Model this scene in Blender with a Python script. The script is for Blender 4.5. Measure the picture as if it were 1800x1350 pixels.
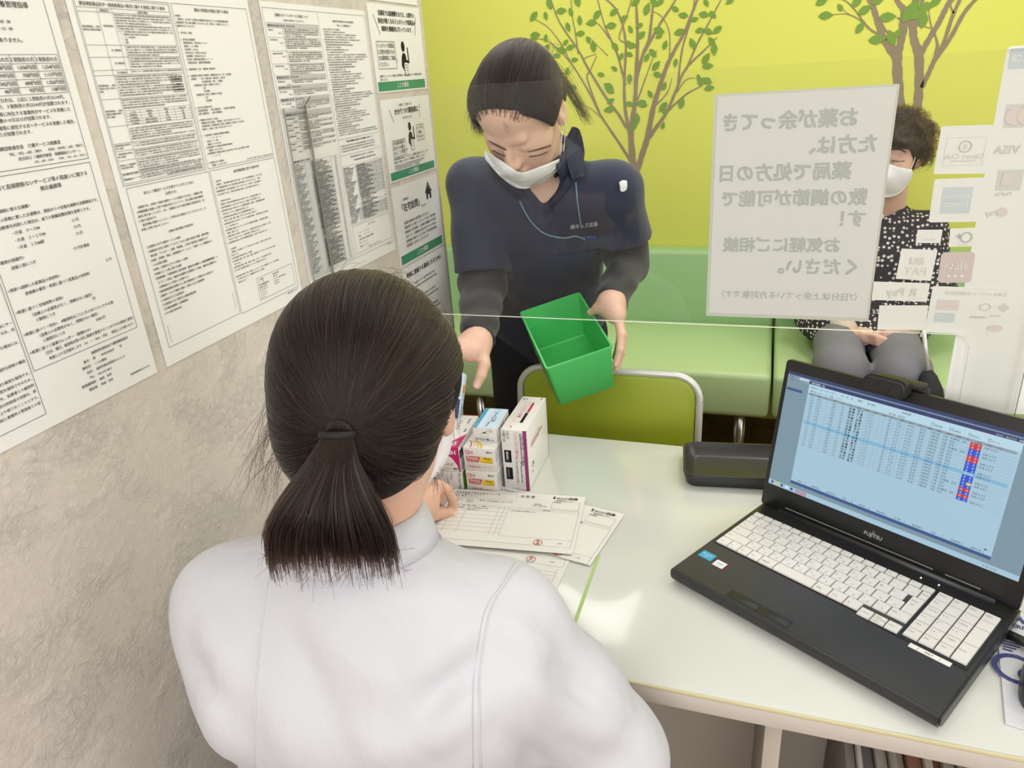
import bpy, bmesh, math, random
import numpy as np
from mathutils import Vector, Matrix

for o in list(bpy.data.objects):
    bpy.data.objects.remove(o)
SC = bpy.context.scene
COL = SC.collection
rng = np.random.default_rng(7)
random.seed(7)

# ------------------------------------------------------------------ camera
CAM = np.array([0.0, 0.0, 1.40])                 # eye 0.68 m above the table top
FPX = 1274.17                                    # focal length in pixels of an 1800 px frame
RW = np.array([[0.94596024, 0.0674619, -0.31718782],
               [0.31719792, -0.39583226, 0.86180177],
               [-0.06741439, -0.91584153, -0.39584036]])   # columns: image right, image down, forward
cam_data = bpy.data.cameras.new('camera')
cam = bpy.data.objects.new('camera', cam_data)
COL.objects.link(cam)
_m = Matrix.Identity(4)
for i in range(3):
    _m[i][0] = RW[i, 0]; _m[i][1] = -RW[i, 1]; _m[i][2] = -RW[i, 2]; _m[i][3] = CAM[i]
cam.matrix_world = _m
cam_data.sensor_width = 36.0
cam_data.lens = FPX / 1800 * 36
cam_data.clip_start = 0.02
SC.camera = cam

# ------------------------------------------------------------------ light, world, exposure
W = bpy.data.worlds.new('world'); SC.world = W; W.use_nodes = True
W.node_tree.nodes['Background'].inputs[0].default_value = (0.95, 0.97, 1.0, 1)
W.node_tree.nodes['Background'].inputs[1].default_value = 0.30
SC.view_settings.view_transform = 'Standard'
SC.view_settings.look = 'None'
SC.view_settings.gamma = 1.0
SC.view_settings.exposure = 0.08
SC.view_settings.use_curve_mapping = False
SC.cycles.max_bounces = 8
SC.cycles.transparent_max_bounces = 16
SC.cycles.caustics_reflective = False
SC.cycles.caustics_refractive = False
SC.cycles.sample_clamp_indirect = 4.0


def srgb(r, g, b):
    f = lambda c: c / 12.92 if c <= 0.04045 else ((c + 0.055) / 1.055) ** 2.4
    return (f(r / 255), f(g / 255), f(b / 255), 1.0)


def area_light(name, loc, sx, sy, power, col=(1, 1, 1), rot=(0, 0, 0)):
    l = bpy.data.lights.new(name, 'AREA')
    l.shape = 'RECTANGLE'; l.size = sx; l.size_y = sy; l.energy = power; l.color = col
    o = bpy.data.objects.new(name, l); COL.objects.link(o)
    o.location = loc; o.rotation_euler = rot
    return o

CEIL = 2.42
for i, (x, y, p) in enumerate([(-0.35, -0.6, 3.4), (0.75, -0.6, 4), (-0.1, 0.95, 3.8), (1.25, 0.95, 4.4),
                               (-1.0, 2.0, 11), (0.35, 2.0, 11), (1.6, 2.0, 11)]):
    area_light('ceiling_lamp_light', (x, y, CEIL - 0.03), 0.62, 0.62, p, (1.0, 0.985, 0.96))

area_light('added_fill_light', (-.1, -2.42, 1.88), 4.2, .9, 95, (0.97, 0.985, 1.0), (math.radians(82), 0, 0))   # added fill high behind the camera, standing in for an invented window
area_light('added_fill_light', (2.86, -.35, 1.55), 2.4, 1.1, 24, (0.98, 0.99, 1.0), (0, math.radians(90), 0))   # added side fill at the right wall, brightens the left wall and notices

# ------------------------------------------------------------------ pixel helpers (1800 x 1350 frame)
def ray(u, v):
    return RW @ np.array([(u - 900) / FPX, (v - 675) / FPX, 1.0])

def onp(u, v, ax, val):
    d = ray(u, v)
    return CAM + d * ((val - CAM[ax]) / d[ax])

def at(u, v, y): return onp(u, v, 1, y)
def tb(u, v, z=0.72): return onp(u, v, 2, z)
def onwall(u, v): return onp(u, v, 0, -0.69)


# ------------------------------------------------------------------ materials
_mats = {}
def mat(name, col=(0.8, 0.8, 0.8, 1), rough=0.5, metal=0.0, coat=0.0, spec=0.5, emit=0.0, bump=None, var=0.0, sheen=0.0, sss=0.0):
    if name in _mats: return _mats[name]
    m = bpy.data.materials.new(name); m.use_nodes = True
    nt = m.node_tree; b = nt.nodes['Principled BSDF']
    b.inputs['Base Color'].default_value = col
    b.inputs['Roughness'].default_value = rough
    b.inputs['Metallic'].default_value = metal
    b.inputs['Coat Weight'].default_value = coat
    b.inputs['Coat Roughness'].default_value = 0.06
    b.inputs['Specular IOR Level'].default_value = spec
    if sheen: b.inputs['Sheen Weight'].default_value = sheen
    if sss:
        b.inputs['Subsurface Weight'].default_value = sss
        b.inputs['Subsurface Radius'].default_value = (0.012, 0.005, 0.003)
        b.inputs['Subsurface Scale'].default_value = 0.6
    if emit:
        b.inputs['Emission Color'].default_value = col
        b.inputs['Emission Strength'].default_value = emit
    if var or bump:
        tc = nt.nodes.new('ShaderNodeTexCoord')
    if var:
        n = nt.nodes.new('ShaderNodeTexNoise'); n.inputs['Scale'].default_value = 14; n.inputs['Detail'].default_value = 4
        nt.links.new(tc.outputs['Object'], n.inputs['Vector'])
        mx = nt.nodes.new('ShaderNodeMix'); mx.data_type = 'RGBA'
        mx.inputs[6].default_value = tuple(c * (1 - var) for c in col[:3]) + (1,)
        mx.inputs[7].default_value = tuple(min(1, c * (1 + var)) for c in col[:3]) + (1,)
        nt.links.new(n.outputs['Fac'], mx.inputs[0])
        nt.links.new(mx.outputs[2], b.inputs['Base Color'])
    if bump:
        scale, strength, dist = bump[:3]
        mp = nt.nodes.new('ShaderNodeMapping')
        if len(bump) > 3: mp.inputs['Scale'].default_value = bump[3]
        n2 = nt.nodes.new('ShaderNodeTexNoise'); n2.inputs['Scale'].default_value = scale; n2.inputs['Detail'].default_value = 5
        bp = nt.nodes.new('ShaderNodeBump'); bp.inputs['Strength'].default_value = strength; bp.inputs['Distance'].default_value = dist
        nt.links.new(tc.outputs['Object'], mp.inputs['Vector'])
        nt.links.new(mp.outputs[0], n2.inputs['Vector']); nt.links.new(n2.outputs['Fac'], bp.inputs['Height'])
        nt.links.new(bp.outputs[0], b.inputs['Normal'])
    _mats[name] = m
    return m

INK = mat('ink_black', srgb(22, 22, 24), 0.6, spec=.2)
INKS = {'ink': INK, 'grey': mat('ink_grey', srgb(120, 120, 120), .5), 'lgrey': mat('ink_light_grey', srgb(196, 196, 196), .5),
        'green': mat('banner_green', srgb(52, 142, 106), .4), 'white': mat('ink_white', srgb(236, 236, 234), .5),
        'teal': mat('ink_teal', srgb(60, 150, 180), .5)}
PAPER = mat('poster_paper', srgb(240, 239, 238), 0.42, coat=0.15)
SHEET = mat('receipt_paper', srgb(228, 228, 224), 0.6)


# ------------------------------------------------------------------ mesh helpers
def mesh_obj(name, verts, faces, m=None, parent=None, smooth=False, mats=None, fmat=None):
    me = bpy.data.meshes.new(name)
    me.from_pydata([tuple(map(float, v)) for v in verts], [], [tuple(map(int, f)) for f in faces])
    if mats:
        for q in mats: me.materials.append(q)
        if fmat is not None: me.polygons.foreach_set('material_index', list(fmat))
    elif m: me.materials.append(m)
    if smooth: me.polygons.foreach_set('use_smooth', [True] * len(me.polygons))
    me.update()
    o = bpy.data.objects.new(name, me); COL.objects.link(o)
    if parent is not None: o.parent = parent
    return o

def bm_obj(name, bm, m, parent=None, smooth=False, auto=False):
    me = bpy.data.meshes.new(name); bm.to_mesh(me); bm.free()
    if m: me.materials.append(m)
    if smooth or auto:
        me.polygons.foreach_set('use_smooth', [True] * len(me.polygons))
    if auto:
        me.set_sharp_from_angle(angle=math.radians(40))
    o = bpy.data.objects.new(name, me); COL.objects.link(o)
    if parent is not None: o.parent = parent
    return o

def tag(o, label, cat, group=None, kind=None):
    if label: o['label'] = label
    if cat: o['category'] = cat
    if group: o['group'] = group
    if kind: o['kind'] = kind
    return o

def struct(o, label=None):
    o['kind'] = 'structure'
    if label: o['label'] = label
    return o

def empty(name, loc=(0, 0, 0), mw=None):
    o = bpy.data.objects.new(name, None); COL.objects.link(o)
    o.empty_display_size = 0.05
    if mw is not None: o.matrix_world = mw
    else: o.location = loc
    return o

def frame(origin, x, y, z=None):
    x = Vector(x).normalized(); y = Vector(y); y = (y - x * y.dot(x)).normalized(); z = x.cross(y)
    m = Matrix.Identity(4)
    for i in range(3):
        m[i][0] = x[i]; m[i][1] = y[i]; m[i][2] = z[i]; m[i][3] = origin[i]
    return m

def add_box(bm, lo, hi, bevel=0.0, seg=2, mw=None):
    r = bmesh.ops.create_cube(bm, size=1.0)
    vs = r['verts']
    for v in vs:
        v.co = Vector([lo[i] + (v.co[i] + .5) * (hi[i] - lo[i]) for i in range(3)])
    if bevel:
        es = list({e for v in vs for e in v.link_edges})
        r2 = bmesh.ops.bevel(bm, geom=es, offset=bevel, segments=seg, affect='EDGES', profile=.5)
        vs = [v for v in r2['verts']]
    if mw is not None:
        vv = {v for v in vs}
        for v in vv: v.co = mw @ v.co
    return vs

def box(name, lo, hi, m, parent=None, bevel=0.0, seg=2):
    bm = bmesh.new(); add_box(bm, lo, hi, bevel, seg)
    return bm_obj(name, bm, m, parent, auto=bevel > 0)

def tube(name, pts, r, m, parent=None, n=10, caps=True):
    """round tube along a polyline; r a number or a list"""
    P = [np.array(p, float) for p in pts]
    k = len(P); rr = r if hasattr(r, '__len__') else [r] * k
    V = []; Fc = []
    t0 = P[1] - P[0]; t0 /= np.linalg.norm(t0)
    a = np.cross(t0, [0, 0, 1.0]);
    if np.linalg.norm(a) < 1e-3: a = np.cross(t0, [1.0, 0, 0])
    a /= np.linalg.norm(a)
    for i in range(k):
        t = P[min(i + 1, k - 1)] - P[max(i - 1, 0)]; t /= np.linalg.norm(t) + 1e-12
        a = a - t * (a @ t); a /= np.linalg.norm(a); b = np.cross(t, a)
        for j in range(n):
            th = 2 * math.pi * j / n
            V.append(P[i] + rr[i] * (math.cos(th) * a + math.sin(th) * b))
    for i in range(k - 1):
        for j in range(n):
            Fc.append((i * n + j, i * n + (j + 1) % n, (i + 1) * n + (j + 1) % n, (i + 1) * n + j))
    if caps:
        Fc.append(tuple(range(n))[::-1]); Fc.append(tuple(range((k - 1) * n, k * n)))
    return mesh_obj(name, V, Fc, m, parent, smooth=True)

def spline(pts, n=8):
    P = np.array(pts, float); out = []
    k = len(P)
    for i in range(k - 1):
        p0 = P[max(i - 1, 0)]; p1 = P[i]; p2 = P[i + 1]; p3 = P[min(i + 2, k - 1)]
        for t in np.linspace(0, 1, n, endpoint=False):
            out.append(.5 * ((2 * p1) + (-p0 + p2) * t + (2 * p0 - 5 * p1 + 4 * p2 - p3) * t * t + (-p0 + 3 * p1 - 3 * p2 + p3) * t ** 3))
    out.append(P[-1])
    return np.array(out)

def rrect(w, h, r, seg=5):
    """rounded rectangle outline, centred"""
    out = []
    for cx, cy, a0 in ((w / 2 - r, h / 2 - r, 0), (-w / 2 + r, h / 2 - r, 90), (-w / 2 + r, -h / 2 + r, 180), (w / 2 - r, -h / 2 + r, 270)):
        for i in range(seg + 1):
            a = math.radians(a0 + 90 * i / seg)
            out.append((cx + r * math.cos(a), cy + r * math.sin(a)))
    return out

def prism(name, outline, z0, z1, m, parent=None, bevel=0.0, seg=2):
    bm = bmesh.new()
    vs = [bm.verts.new((x, y, z0)) for x, y in outline]
    f = bm.faces.new(vs)
    r = bmesh.ops.extrude_face_region(bm, geom=[f])
    for v in [g for g in r['geom'] if isinstance(g, bmesh.types.BMVert)]: v.co.z = z1
    bmesh.ops.recalc_face_normals(bm, faces=bm.faces)
    if bevel:
        es = [e for e in bm.edges if abs(e.verts[0].co.z - e.verts[1].co.z) < 1e-7]
        bmesh.ops.bevel(bm, geom=es, offset=bevel, segments=seg, affect='EDGES', profile=.5)
    return bm_obj(name, bm, m, parent, auto=True)


# ------------------------------------------------------------------ print: text and line work as thin meshes
_glyph = {}
def glyphs(s, bold):
    """triangles of one line of text, em = 1, plus its advance width"""
    k = (s, bold)
    if k in _glyph: return _glyph[k]
    cu = bpy.data.curves.new('t', 'FONT'); cu.body = s; cu.size = 1.0; cu.resolution_u = 2 if bold or len(s) < 14 else 1
    cu.fill_mode = 'FRONT'
    if bold: cu.offset = bold
    ob = bpy.data.objects.new('t', cu)
    me = ob.to_mesh()
    n = len(me.vertices); v = np.zeros(n * 3, np.float32); me.vertices.foreach_get('co', v); v = v.reshape(-1, 3)[:, :2]
    f = [tuple(p.vertices) for p in me.polygons]
    ob.to_mesh_clear(); bpy.data.objects.remove(ob); bpy.data.curves.remove(cu)
    if n == 0: v = np.zeros((0, 2), np.float32)
    _glyph[k] = (v, f)
    return _glyph[k]

class Page:
    """flat print in millimetres, origin top-left, y downwards; layers stack outward"""
    def __init__(self, w, h, mirror=False):
        self.w, self.h, self.mirror = w, h, mirror; self.g = {}
    def _add(self, key, V, Fc, dz=0.0):
        d = self.g.setdefault(key, [[], [], 0])
        V = np.asarray(V, np.float32).reshape(-1, 2); d[0].append(np.column_stack([V, np.full(len(V), dz, np.float32)])); d[1].extend(tuple(i + d[2] for i in f) for f in Fc); d[2] += len(d[0][-1])
    def poly(self, pts, col='ink', layer=0, name='print'): self._add((col, layer, name), pts, [tuple(range(len(pts)))])
    def rect(self, x0, y0, x1, y1, col='ink', layer=0, name='print'): self.poly([(x0, y0), (x1, y0), (x1, y1), (x0, y1)], col, layer, name)
    def line(self, x0, y0, x1, y1, lw=.35, col='ink', layer=1, name='ruling'):
        d = np.array([x1 - x0, y1 - y0]); d = d / (np.linalg.norm(d) + 1e-9); n = np.array([-d[1], d[0]]) * lw / 2
        a = np.array([x0, y0]); b = np.array([x1, y1])
        self.poly([a + n, b + n, b - n, a - n], col, layer, name)
    def box(self, x0, y0, x1, y1, lw=.35, col='ink', layer=1, name='ruling'):
        for a in ((x0, y0, x1, y0), (x0, y1, x1, y1), (x0, y0, x0, y1), (x1, y0, x1, y1)): self.line(*a, lw, col, layer, name)
    def circle(self, cx, cy, r, col='ink', layer=1, n=20, ry=None, name='print'):
        self.poly([(cx + r * math.cos(2 * math.pi * i / n), cy + (ry or r) * math.sin(2 * math.pi * i / n)) for i in range(n)], col, layer, name)
    def ring(self, cx, cy, r, lw, col='ink', layer=1, n=24, ry=None):
        ry = ry or r
        P = [(cx + r * math.cos(2 * math.pi * i / n), cy + ry * math.sin(2 * math.pi * i / n)) for i in range(n + 1)]
        for a, b in zip(P, P[1:]): self.line(*a, *b, lw, col, layer)
    def text(self, s, x, y, size, col='ink', w=None, al='l', bold=0, layer=1, rot=0, fit=None, flip=False, name='lettering'):
        """baseline at y; size = em in mm; w forces the width; fit caps it"""
        if col == 'ink': bold = max(bold, .015)    # printed black text carries a little weight
        v, f = glyphs(s, 0)
        if len(v) == 0: return
        x0, x1 = v[:, 0].min(), v[:, 0].max()
        if al == 'l' and s[:1] == '　': x += (len(s) - len(s.lstrip('　'))) * size
        sx = size
        if w: sx = w / max(1e-6, x1 - x0)
        elif fit and (x1 - x0) * size > fit: sx = fit / (x1 - x0)
        d_ = bold * .5
        for ci, (dx, dy) in enumerate([(0, 0)] if not bold else [(-d_, 0), (d_, 0)] if bold < .02 else [(-d_, -d_), (d_, d_), (-d_, d_), (d_, -d_), (0, 0)]):
            X = (v[:, 0] + dx - (x0 if al == 'l' else (x0 + x1) / 2 if al == 'c' else x1)) * sx; Y = -(v[:, 1] + dy) * size
            if flip: X = -X
            if rot:
                c, s_ = math.cos(rot), math.sin(rot); X, Y = c * X - s_ * Y, s_ * X + c * Y
            self._add((col, layer, name), np.stack([x + X, y + Y], 1), f, .02 * ci)
    def block(self, lines, x, y, dy, size, w=None, col='ink', bold=0, fit=None):
        for i, s in enumerate(lines):
            if s: self.text(s, x, y + i * dy, size, col, w, bold=bold, fit=fit)
    def build(self, parent, mats=None, lift=0.00035, z0=0.0):
        for (col, layer, name), (vs, fs, n) in self.g.items():
            V = np.concatenate(vs) / 1000.0
            if self.mirror: V[:, 0] = self.w / 1000 - V[:, 0]
            v3 = np.column_stack([V[:, 0], -V[:, 1], V[:, 2] + z0 + lift * (1 + layer)])
            o = mesh_obj(name, v3, fs, (mats or {}).get(col) or INKS[col], parent)

def sheet(name, label, cat, mw, w, h, page=None, m=None, thick=0.0006, group=None, mats=None, radius=0.0, warp=None):
    """a thin sheet (mm); local x right, y up, front +z, origin top-left"""
    w_, h_ = w / 1000, h / 1000
    if radius:
        ol = [(x + w_ / 2, y - h_ / 2) for x, y in rrect(w_, h_, radius / 1000)]
    else:
        ol = [(0, -h_), (w_, -h_), (w_, 0), (0, 0)]
    o = prism(name, ol, -thick, 0.0, m or PAPER)
    o.matrix_world = mw
    tag(o, label, cat, group)
    if page: page.build(o, mats)
    return o

# ================================================================== the room
WX = -0.69                                       # face of the plaster partition on the left
WALL_END = 1.507
BACK = 2.885                                     # yellow wall
def plaster():
    m = bpy.data.materials.new('plaster_beige'); m.use_nodes = True
    nt = m.node_tree; b = nt.nodes['Principled BSDF']; L = nt.links.new
    b.inputs['Roughness'].default_value = 0.45; b.inputs['Specular IOR Level'].default_value = 0.5
    tc = nt.nodes.new('ShaderNodeTexCoord')
    n1 = nt.nodes.new('ShaderNodeTexNoise'); n1.inputs['Scale'].default_value = 95; n1.inputs['Detail'].default_value = 7; n1.inputs['Roughness'].default_value = .7; n1.inputs['Distortion'].default_value = .9
    n2 = nt.nodes.new('ShaderNodeTexNoise'); n2.inputs['Scale'].default_value = 14; n2.inputs['Detail'].default_value = 3; n2.inputs['Distortion'].default_value = .3
    for n in (n1, n2): L(tc.outputs['Object'], n.inputs['Vector'])
    r2 = nt.nodes.new('ShaderNodeMapRange'); r2.inputs[1].default_value = .42; r2.inputs[2].default_value = .62
    L(n2.outputs['Fac'], r2.inputs[0])
    mu = nt.nodes.new('ShaderNodeMath'); mu.operation = 'MULTIPLY'; L(n1.outputs['Fac'], mu.inputs[0])
    ad = nt.nodes.new('ShaderNodeMath'); ad.operation = 'ADD'; ad.inputs[1].default_value = .45; L(r2.outputs[0], ad.inputs[0]); L(ad.outputs[0], mu.inputs[1])
    bp = nt.nodes.new('ShaderNodeBump'); bp.inputs['Strength'].default_value = .85; bp.inputs['Distance'].default_value = .0045
    L(mu.outputs[0], bp.inputs['Height']); L(bp.outputs[0], b.inputs['Normal'])
    cr = nt.nodes.new('ShaderNodeMix'); cr.data_type = 'RGBA'
    cr.inputs[6].default_value = srgb(212, 202, 192); cr.inputs[7].default_value = srgb(228, 220, 211)
    L(n2.outputs['Fac'], cr.inputs[0]); L(cr.outputs[2], b.inputs['Base Color'])
    return m
def floor_mat():
    m = bpy.data.materials.new('floor_wood'); m.use_nodes = True
    nt = m.node_tree; b = nt.nodes['Principled BSDF']; L = nt.links.new
    b.inputs['Roughness'].default_value = .35
    tc = nt.nodes.new('ShaderNodeTexCoord')
    br = nt.nodes.new('ShaderNodeTexBrick'); br.inputs['Scale'].default_value = 1.0
    br.inputs['Color1'].default_value = srgb(128, 92, 66); br.inputs['Color2'].default_value = srgb(150, 110, 80); br.inputs['Mortar'].default_value = srgb(70, 48, 34)
    br.inputs['Mortar Size'].default_value = .002; br.inputs['Brick Width'].default_value = .9; br.inputs['Row Height'].default_value = .1
    L(tc.outputs['Object'], br.inputs['Vector'])
    n = nt.nodes.new('ShaderNodeTexNoise'); n.inputs['Scale'].default_value = 6; mp = nt.nodes.new('ShaderNodeMapping'); mp.inputs['Scale'].default_value = (1, 14, 1)
    L(tc.outputs['Object'], mp.inputs['Vector']); L(mp.outputs[0], n.inputs['Vector'])
    mx = nt.nodes.new('ShaderNodeMix'); mx.data_type = 'RGBA'; mx.blend_type = 'MULTIPLY'; mx.inputs[0].default_value = .35
    L(br.outputs['Color'], mx.inputs[6]); L(n.outputs['Fac'], mx.inputs[7]); L(mx.outputs[2], b.inputs['Base Color'])
    return m
YELLOW = mat('wall_yellow', srgb(212, 214, 98), .6, spec=.3, bump=(160, .12, .001))
WHITEW = mat('wall_white', srgb(226, 222, 214), .7)
struct(box('floor', (-3.2, -2.6, -.05), (3.0, 2.98, 0), floor_mat()), 'dark brown wood plank floor under the bench')
struct(box('ceiling', (-3.2, -2.6, CEIL), (3.0, 2.98, CEIL + .05), mat('ceiling_white', srgb(236, 234, 228), .8)))
struct(box('wall_left', (WX - .1, -2.5, 0), (WX, WALL_END, CEIL), plaster()), 'beige textured plaster wall covered with notices')
struct(box('wall_back', (-3.2, BACK, 0), (3.0, BACK + .1, CEIL), YELLOW), 'yellow green wall behind the bench')
struct(box('wall_right', (2.9, -2.5, 0), (3.0, BACK, CEIL), WHITEW))
struct(box('wall_front', (-3.2, -2.6, 0), (3.0, -2.5, CEIL), WHITEW))
struct(box('fill_backing_2', (2.88, -1.6, .98), (2.9, .9, 2.12), mat('fill_backing_white', srgb(230, 230, 228), .5), None, .004))  # made-up window board behind the added side fill
wf = struct(box('fill_backing_1', (-2.2, -2.5, 1.40), (2.0, -2.46, 2.36), mat('fill_backing_white', srgb(230, 230, 228), .5), None, .004))  # invented window board backing the fill behind the camera
struct(box('wall_far_left', (-3.2, -2.5, 0), (-3.1, BACK, CEIL), WHITEW))

# ================================================================== notices on the left wall
LAM = PAPER
def wall_mw(Y0, Zt, lift=.0012): return frame((WX + lift, Y0, Zt), (0, 1, 0), (0, 0, 1))
def kana(n, seed):
    """filler rows for print too small to read in the photograph"""
    src = '当薬局では医薬品の販売に関する制度及び調剤の内容について必要な情報を提供し適正な使用のための説明を行うものとし個人情報の保護と安全管理に努めます第一類医薬品は薬剤師が書面を用いて対応する相談窓口開局時間届出施設基準加算点数回数処方箋受付時在宅患者訪問指導料'
    k = (seed * 37) % (len(src) - 2)
    s = (src * 6)[k:k + n]
    return s

# --- A3 notice at the left edge of the picture
rows = [('１割負担の方', '２割負担の方', '３割負担の方'), ('518円/回', '1,036円/回', '1,554円/回'), ('379円/回', '758円/回', '1,137円/回'), ('342円/回', '684円/回', '1,026円/回'), ('46円/回', '92円/回', '138円/回')]
p = Page(297, 420)
def line_r(s, y, size, xr, bold=0): p.text(s, xr, y, size, al='r', bold=bold)
p.box(12, 12, 286, 168, .45)
line_r('居宅療養管理指導', 26, 6.0, 267, .012)
line_r('9：00 ～ 18：00', 40, 3.8, 243); line_r('9：00 ～ 13：00', 46, 3.8, 243)
line_r('その他の費用はありません。', 56, 4.6, 250)
ys = [67, 75, 82, 89, 96, 102.5]
for yy in ys: p.line(140, yy, 284, yy)
for xx in (140, 177, 204, 230.5, 257, 284): p.line(xx, ys[0], xx, ys[-1])
for r, row in enumerate(rows):
    for c, s in enumerate(row): p.text(s, (230, 256.5, 283.5)[c] - .8, ys[r + 1] - 2.0, 4.6, al='r', fit=25)
line_r('麻薬の投薬が必要な方は、上記に１割負担の方は100円、', 108, 4.2, 278)
line_r('２割負担の方は200円、３割負担の方は300円が加算されます。', 113.5, 4.2, 282)
line_r('特別地域等に所在する事業所がサービスを実施した', 120, 4.2, 281)
line_r('場合、所定単位数の10又は15が加算されます。', 125.5, 4.2, 256)
line_r('中山間地域等に居住する方へサービスを実施した場合、', 132, 4.2, 282)
line_r('所定単位数の５が加算されます。', 137.5, 4.2, 230)
line_r('国民健康保険団体連合会　介護サービス相談室', 150, 4.2, 258)
line_r('TEL：092 - 642 - 7859　　FAX：00092 - 642 - 7857 )', 155.5, 3.8, 284)
line_r('担当窓口（ 福岡市東部　保健福祉センター )', 160.5, 3.6, 278); line_r('092 - 645 - 1070　　FAX： 092 - 631 - 9025 )', 165, 3.2, 284)
# lower frame of the same notice
p.box(150, 172, 286, 358, .45)
p.text('療養の給付と直接関係ないサービス等の取扱いに関する', 279, 184, 5.0, al='r', fit=124)
p.text('掲示義務等', 232, 191, 5.0, al='c')
def row(x, y, s, size=3.9, al='l', fit=None): p.text(s, x, y, size, al=al, fit=fit)
row(152, 204, '<患家等へ調剤に係る交通費>', fit=56)
row(283, 212, '患家への移動に要した交通費は、薬局からの往復交通費を実費徴収する。', 3.9, 'r', 128)
row(270, 219, '自動車を利用した場合は、以下の距離別徴収額を基準とする。', 3.9, 'r', 116)
for i, s in enumerate(('・片道　０～２㎞', '・片道　２～１０㎞', '・片道　１０㎞超')):
    row(176, 226 + i * 7, s); row(244, 227 + i * 7, '○ 円')
row(236, 255, '○ 円を徴収'); row(152, 250, '<薬剤の容器代>'); row(163, 257, '容器１個につき'); row(278, 276, '○ 円', 3.6, 'r')
row(152, 277, '<患家へ調剤した医薬品の持参料>'); row(168, 284, '患者様の都合・希望に基づく医薬品の持参料', fit=84)
row(152, 299, '<希望に基づく甘味剤等の添加>'); row(168, 306, '（治療上の必要性がなく、問題がない場合）', fit=84); row(170, 312, '１製剤につき'); row(240, 311, '円')
row(152, 322, '<希望に基づく一包化>　※服用時点ごとにまとめてパックする事', fit=122); row(168, 328, '（治療上の必要性がなく、問題がない場合）', fit=84); row(170, 334, '１週間分につき'); row(236, 334, '2000 円')
row(152, 341, '<希望に基づく服薬カレンダー・服薬BOX>', fit=88); row(168, 347, '（日付、曜日、服用時点等の別に薬剤を整理することができる資材の提供）', fit=116); row(170, 353.5, '希望により注文販売します　100　～　4000　円位　（商品により違います）', fit=112)
# left column, lower part
p.box(12, 172, 147, 404, .45)
for i, s in enumerate(('利用者の家族にサー', '提供する。なお、自', '', '事故が生じた場合には、', '', '', '資質向上のため定期的な研修の機会', '', '業務上知り得た秘密を保持する。', '利用者の秘密を保持させるため、', 'ないよう必要な措置を、従業者との雇用契', '個人情報を用いる場合は利用者の同意を、家', '族の同意をあらかじめ文書により得ておくこととする。', '重要事項は薬局と事業所の管理者との協')):
    row(145, 306 + i * 6.6, s, 3.7, 'r', 128)
for i, (a, b_) in enumerate((('', '福岡県知事指定介護保険事業所'), ('番号：', '第　　4040346837　　号'), ('薬局名：', 'こじか薬局'), ('住所：', '福岡市東区香椎台1-5-11-1F'), ('TEL：', '092-692-9812'), ('管理薬剤師：', '魚緒　友彰'), ('開設者：', '魚緒　友彰'))):
    row(214, 366 + i * 6.2, a, 3.7, 'r'); row(218, 366 + i * 6.2, b_, 3.4 if i > 1 else 3.7, fit=66)
row(288, 408, '福岡県薬剤師会(202404-3)', 2.6, 'r')
sheet('notice_poster', 'large white notice with fee table of yen prices, at left edge of the plaster wall', 'notice', wall_mw(.332, 1.513), 297, 420, p, LAM)

# --- middle A3 notice
p = Page(297, 420)
p.box(8, 12, 145, 203, .4); p.box(10, 14, 143, 201, .3)
p.text('要指導医薬品及び一般用医薬品の販売に関する制度に関する事項', 76, 20, 4.2, al='c', fit=128)
yr = [22, 26, 58, 70, 83, 88, 112, 140, 158, 166, 176, 190, 196, 201]
lab = ['', '要指導医薬品、一般用医薬品の定義及び解説', '', '', '', '要指導医薬品、一般用医薬品の表示に関する解説', '要指導医薬品、一般用医薬品の情報の提供に関する解説', '', '要指導医薬品の陳列に関する解説', '一般用医薬品の陳列に関する解説', '医薬品による健康被害の救済制度の解説', '個人情報の適正な取扱い', '苦情相談窓口']
for yy in yr: p.line(10, yy, 143, yy, .3)
p.line(36, 22, 36, 201, .3); p.line(56, 22, 56, 88, .3); p.line(62, 58, 62, 88, .3)
p.text('医薬品区分', 46, 25, 2.6, al='c'); p.text('定義及び解説', 100, 25, 2.6, al='c')
for i in range(len(yr) - 1):
    s = lab[i]
    ym = (yr[i] + yr[i + 1]) / 2
    for j in range(0, len(s), 10): p.text(s[j:j + 10], 11.5, ym + (j / 10) * 3 - 1, 2.3)
for a, b_, xx in ((26, 58, 57.5), (58, 70, 63.5), (70, 83, 63.5), (83, 88, 63.5), (88, 112, 37.5), (112, 124, 37.5), (142, 158, 37.5), (158, 166, 37.5), (166, 176, 37.5), (176, 190, 37.5), (190, 196, 37.5), (196, 201, 37.5)):
    k = 0; yy = a + 2.6
    while yy < b_ - .3:
        n = int((142 - xx) / 2.05)
        if a == 26 and k > 6: s = ('ア　製造販売の承認の申請に際し新有効成分', 'イ　スイッチ直後品目', 'ウ　毒薬', 'エ　劇薬')[min(3, k - 7)]; p.text(s, xx + 3, yy, 2.05)
        else:
            n2 = n if (k % 4) != 3 else int(n * .62)
            p.text(kana(n2, k + int(a)), xx, yy, 2.05, bold=.014)
        if a == 26 and k > 9: break
        yy += 2.75; k += 1
for i, s in enumerate(('要指導医薬品', '第１類医薬品', '第２類医薬品', '第３類医薬品')): p.text(s, (46, 48.5, 48.5, 48.5)[i], (40, 64, 77, 86.5)[i], 2.3, al='c')
for i, s in enumerate(('要指導医薬品', '第 1 類医薬品', '第②類医薬品')): p.box(120, 91.5 + i * 6, 138, 97 + i * 6, .4); p.text(s, 129, 95.5 + i * 6, 2.4, al='c', bold=.02)
for i in range(6): p.line(38, 125 + i * 3.0, 142, 125 + i * 3.0, .25)
for xx in (38, 60, 88, 114, 142): p.line(xx, 125, xx, 140, .25)
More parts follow.
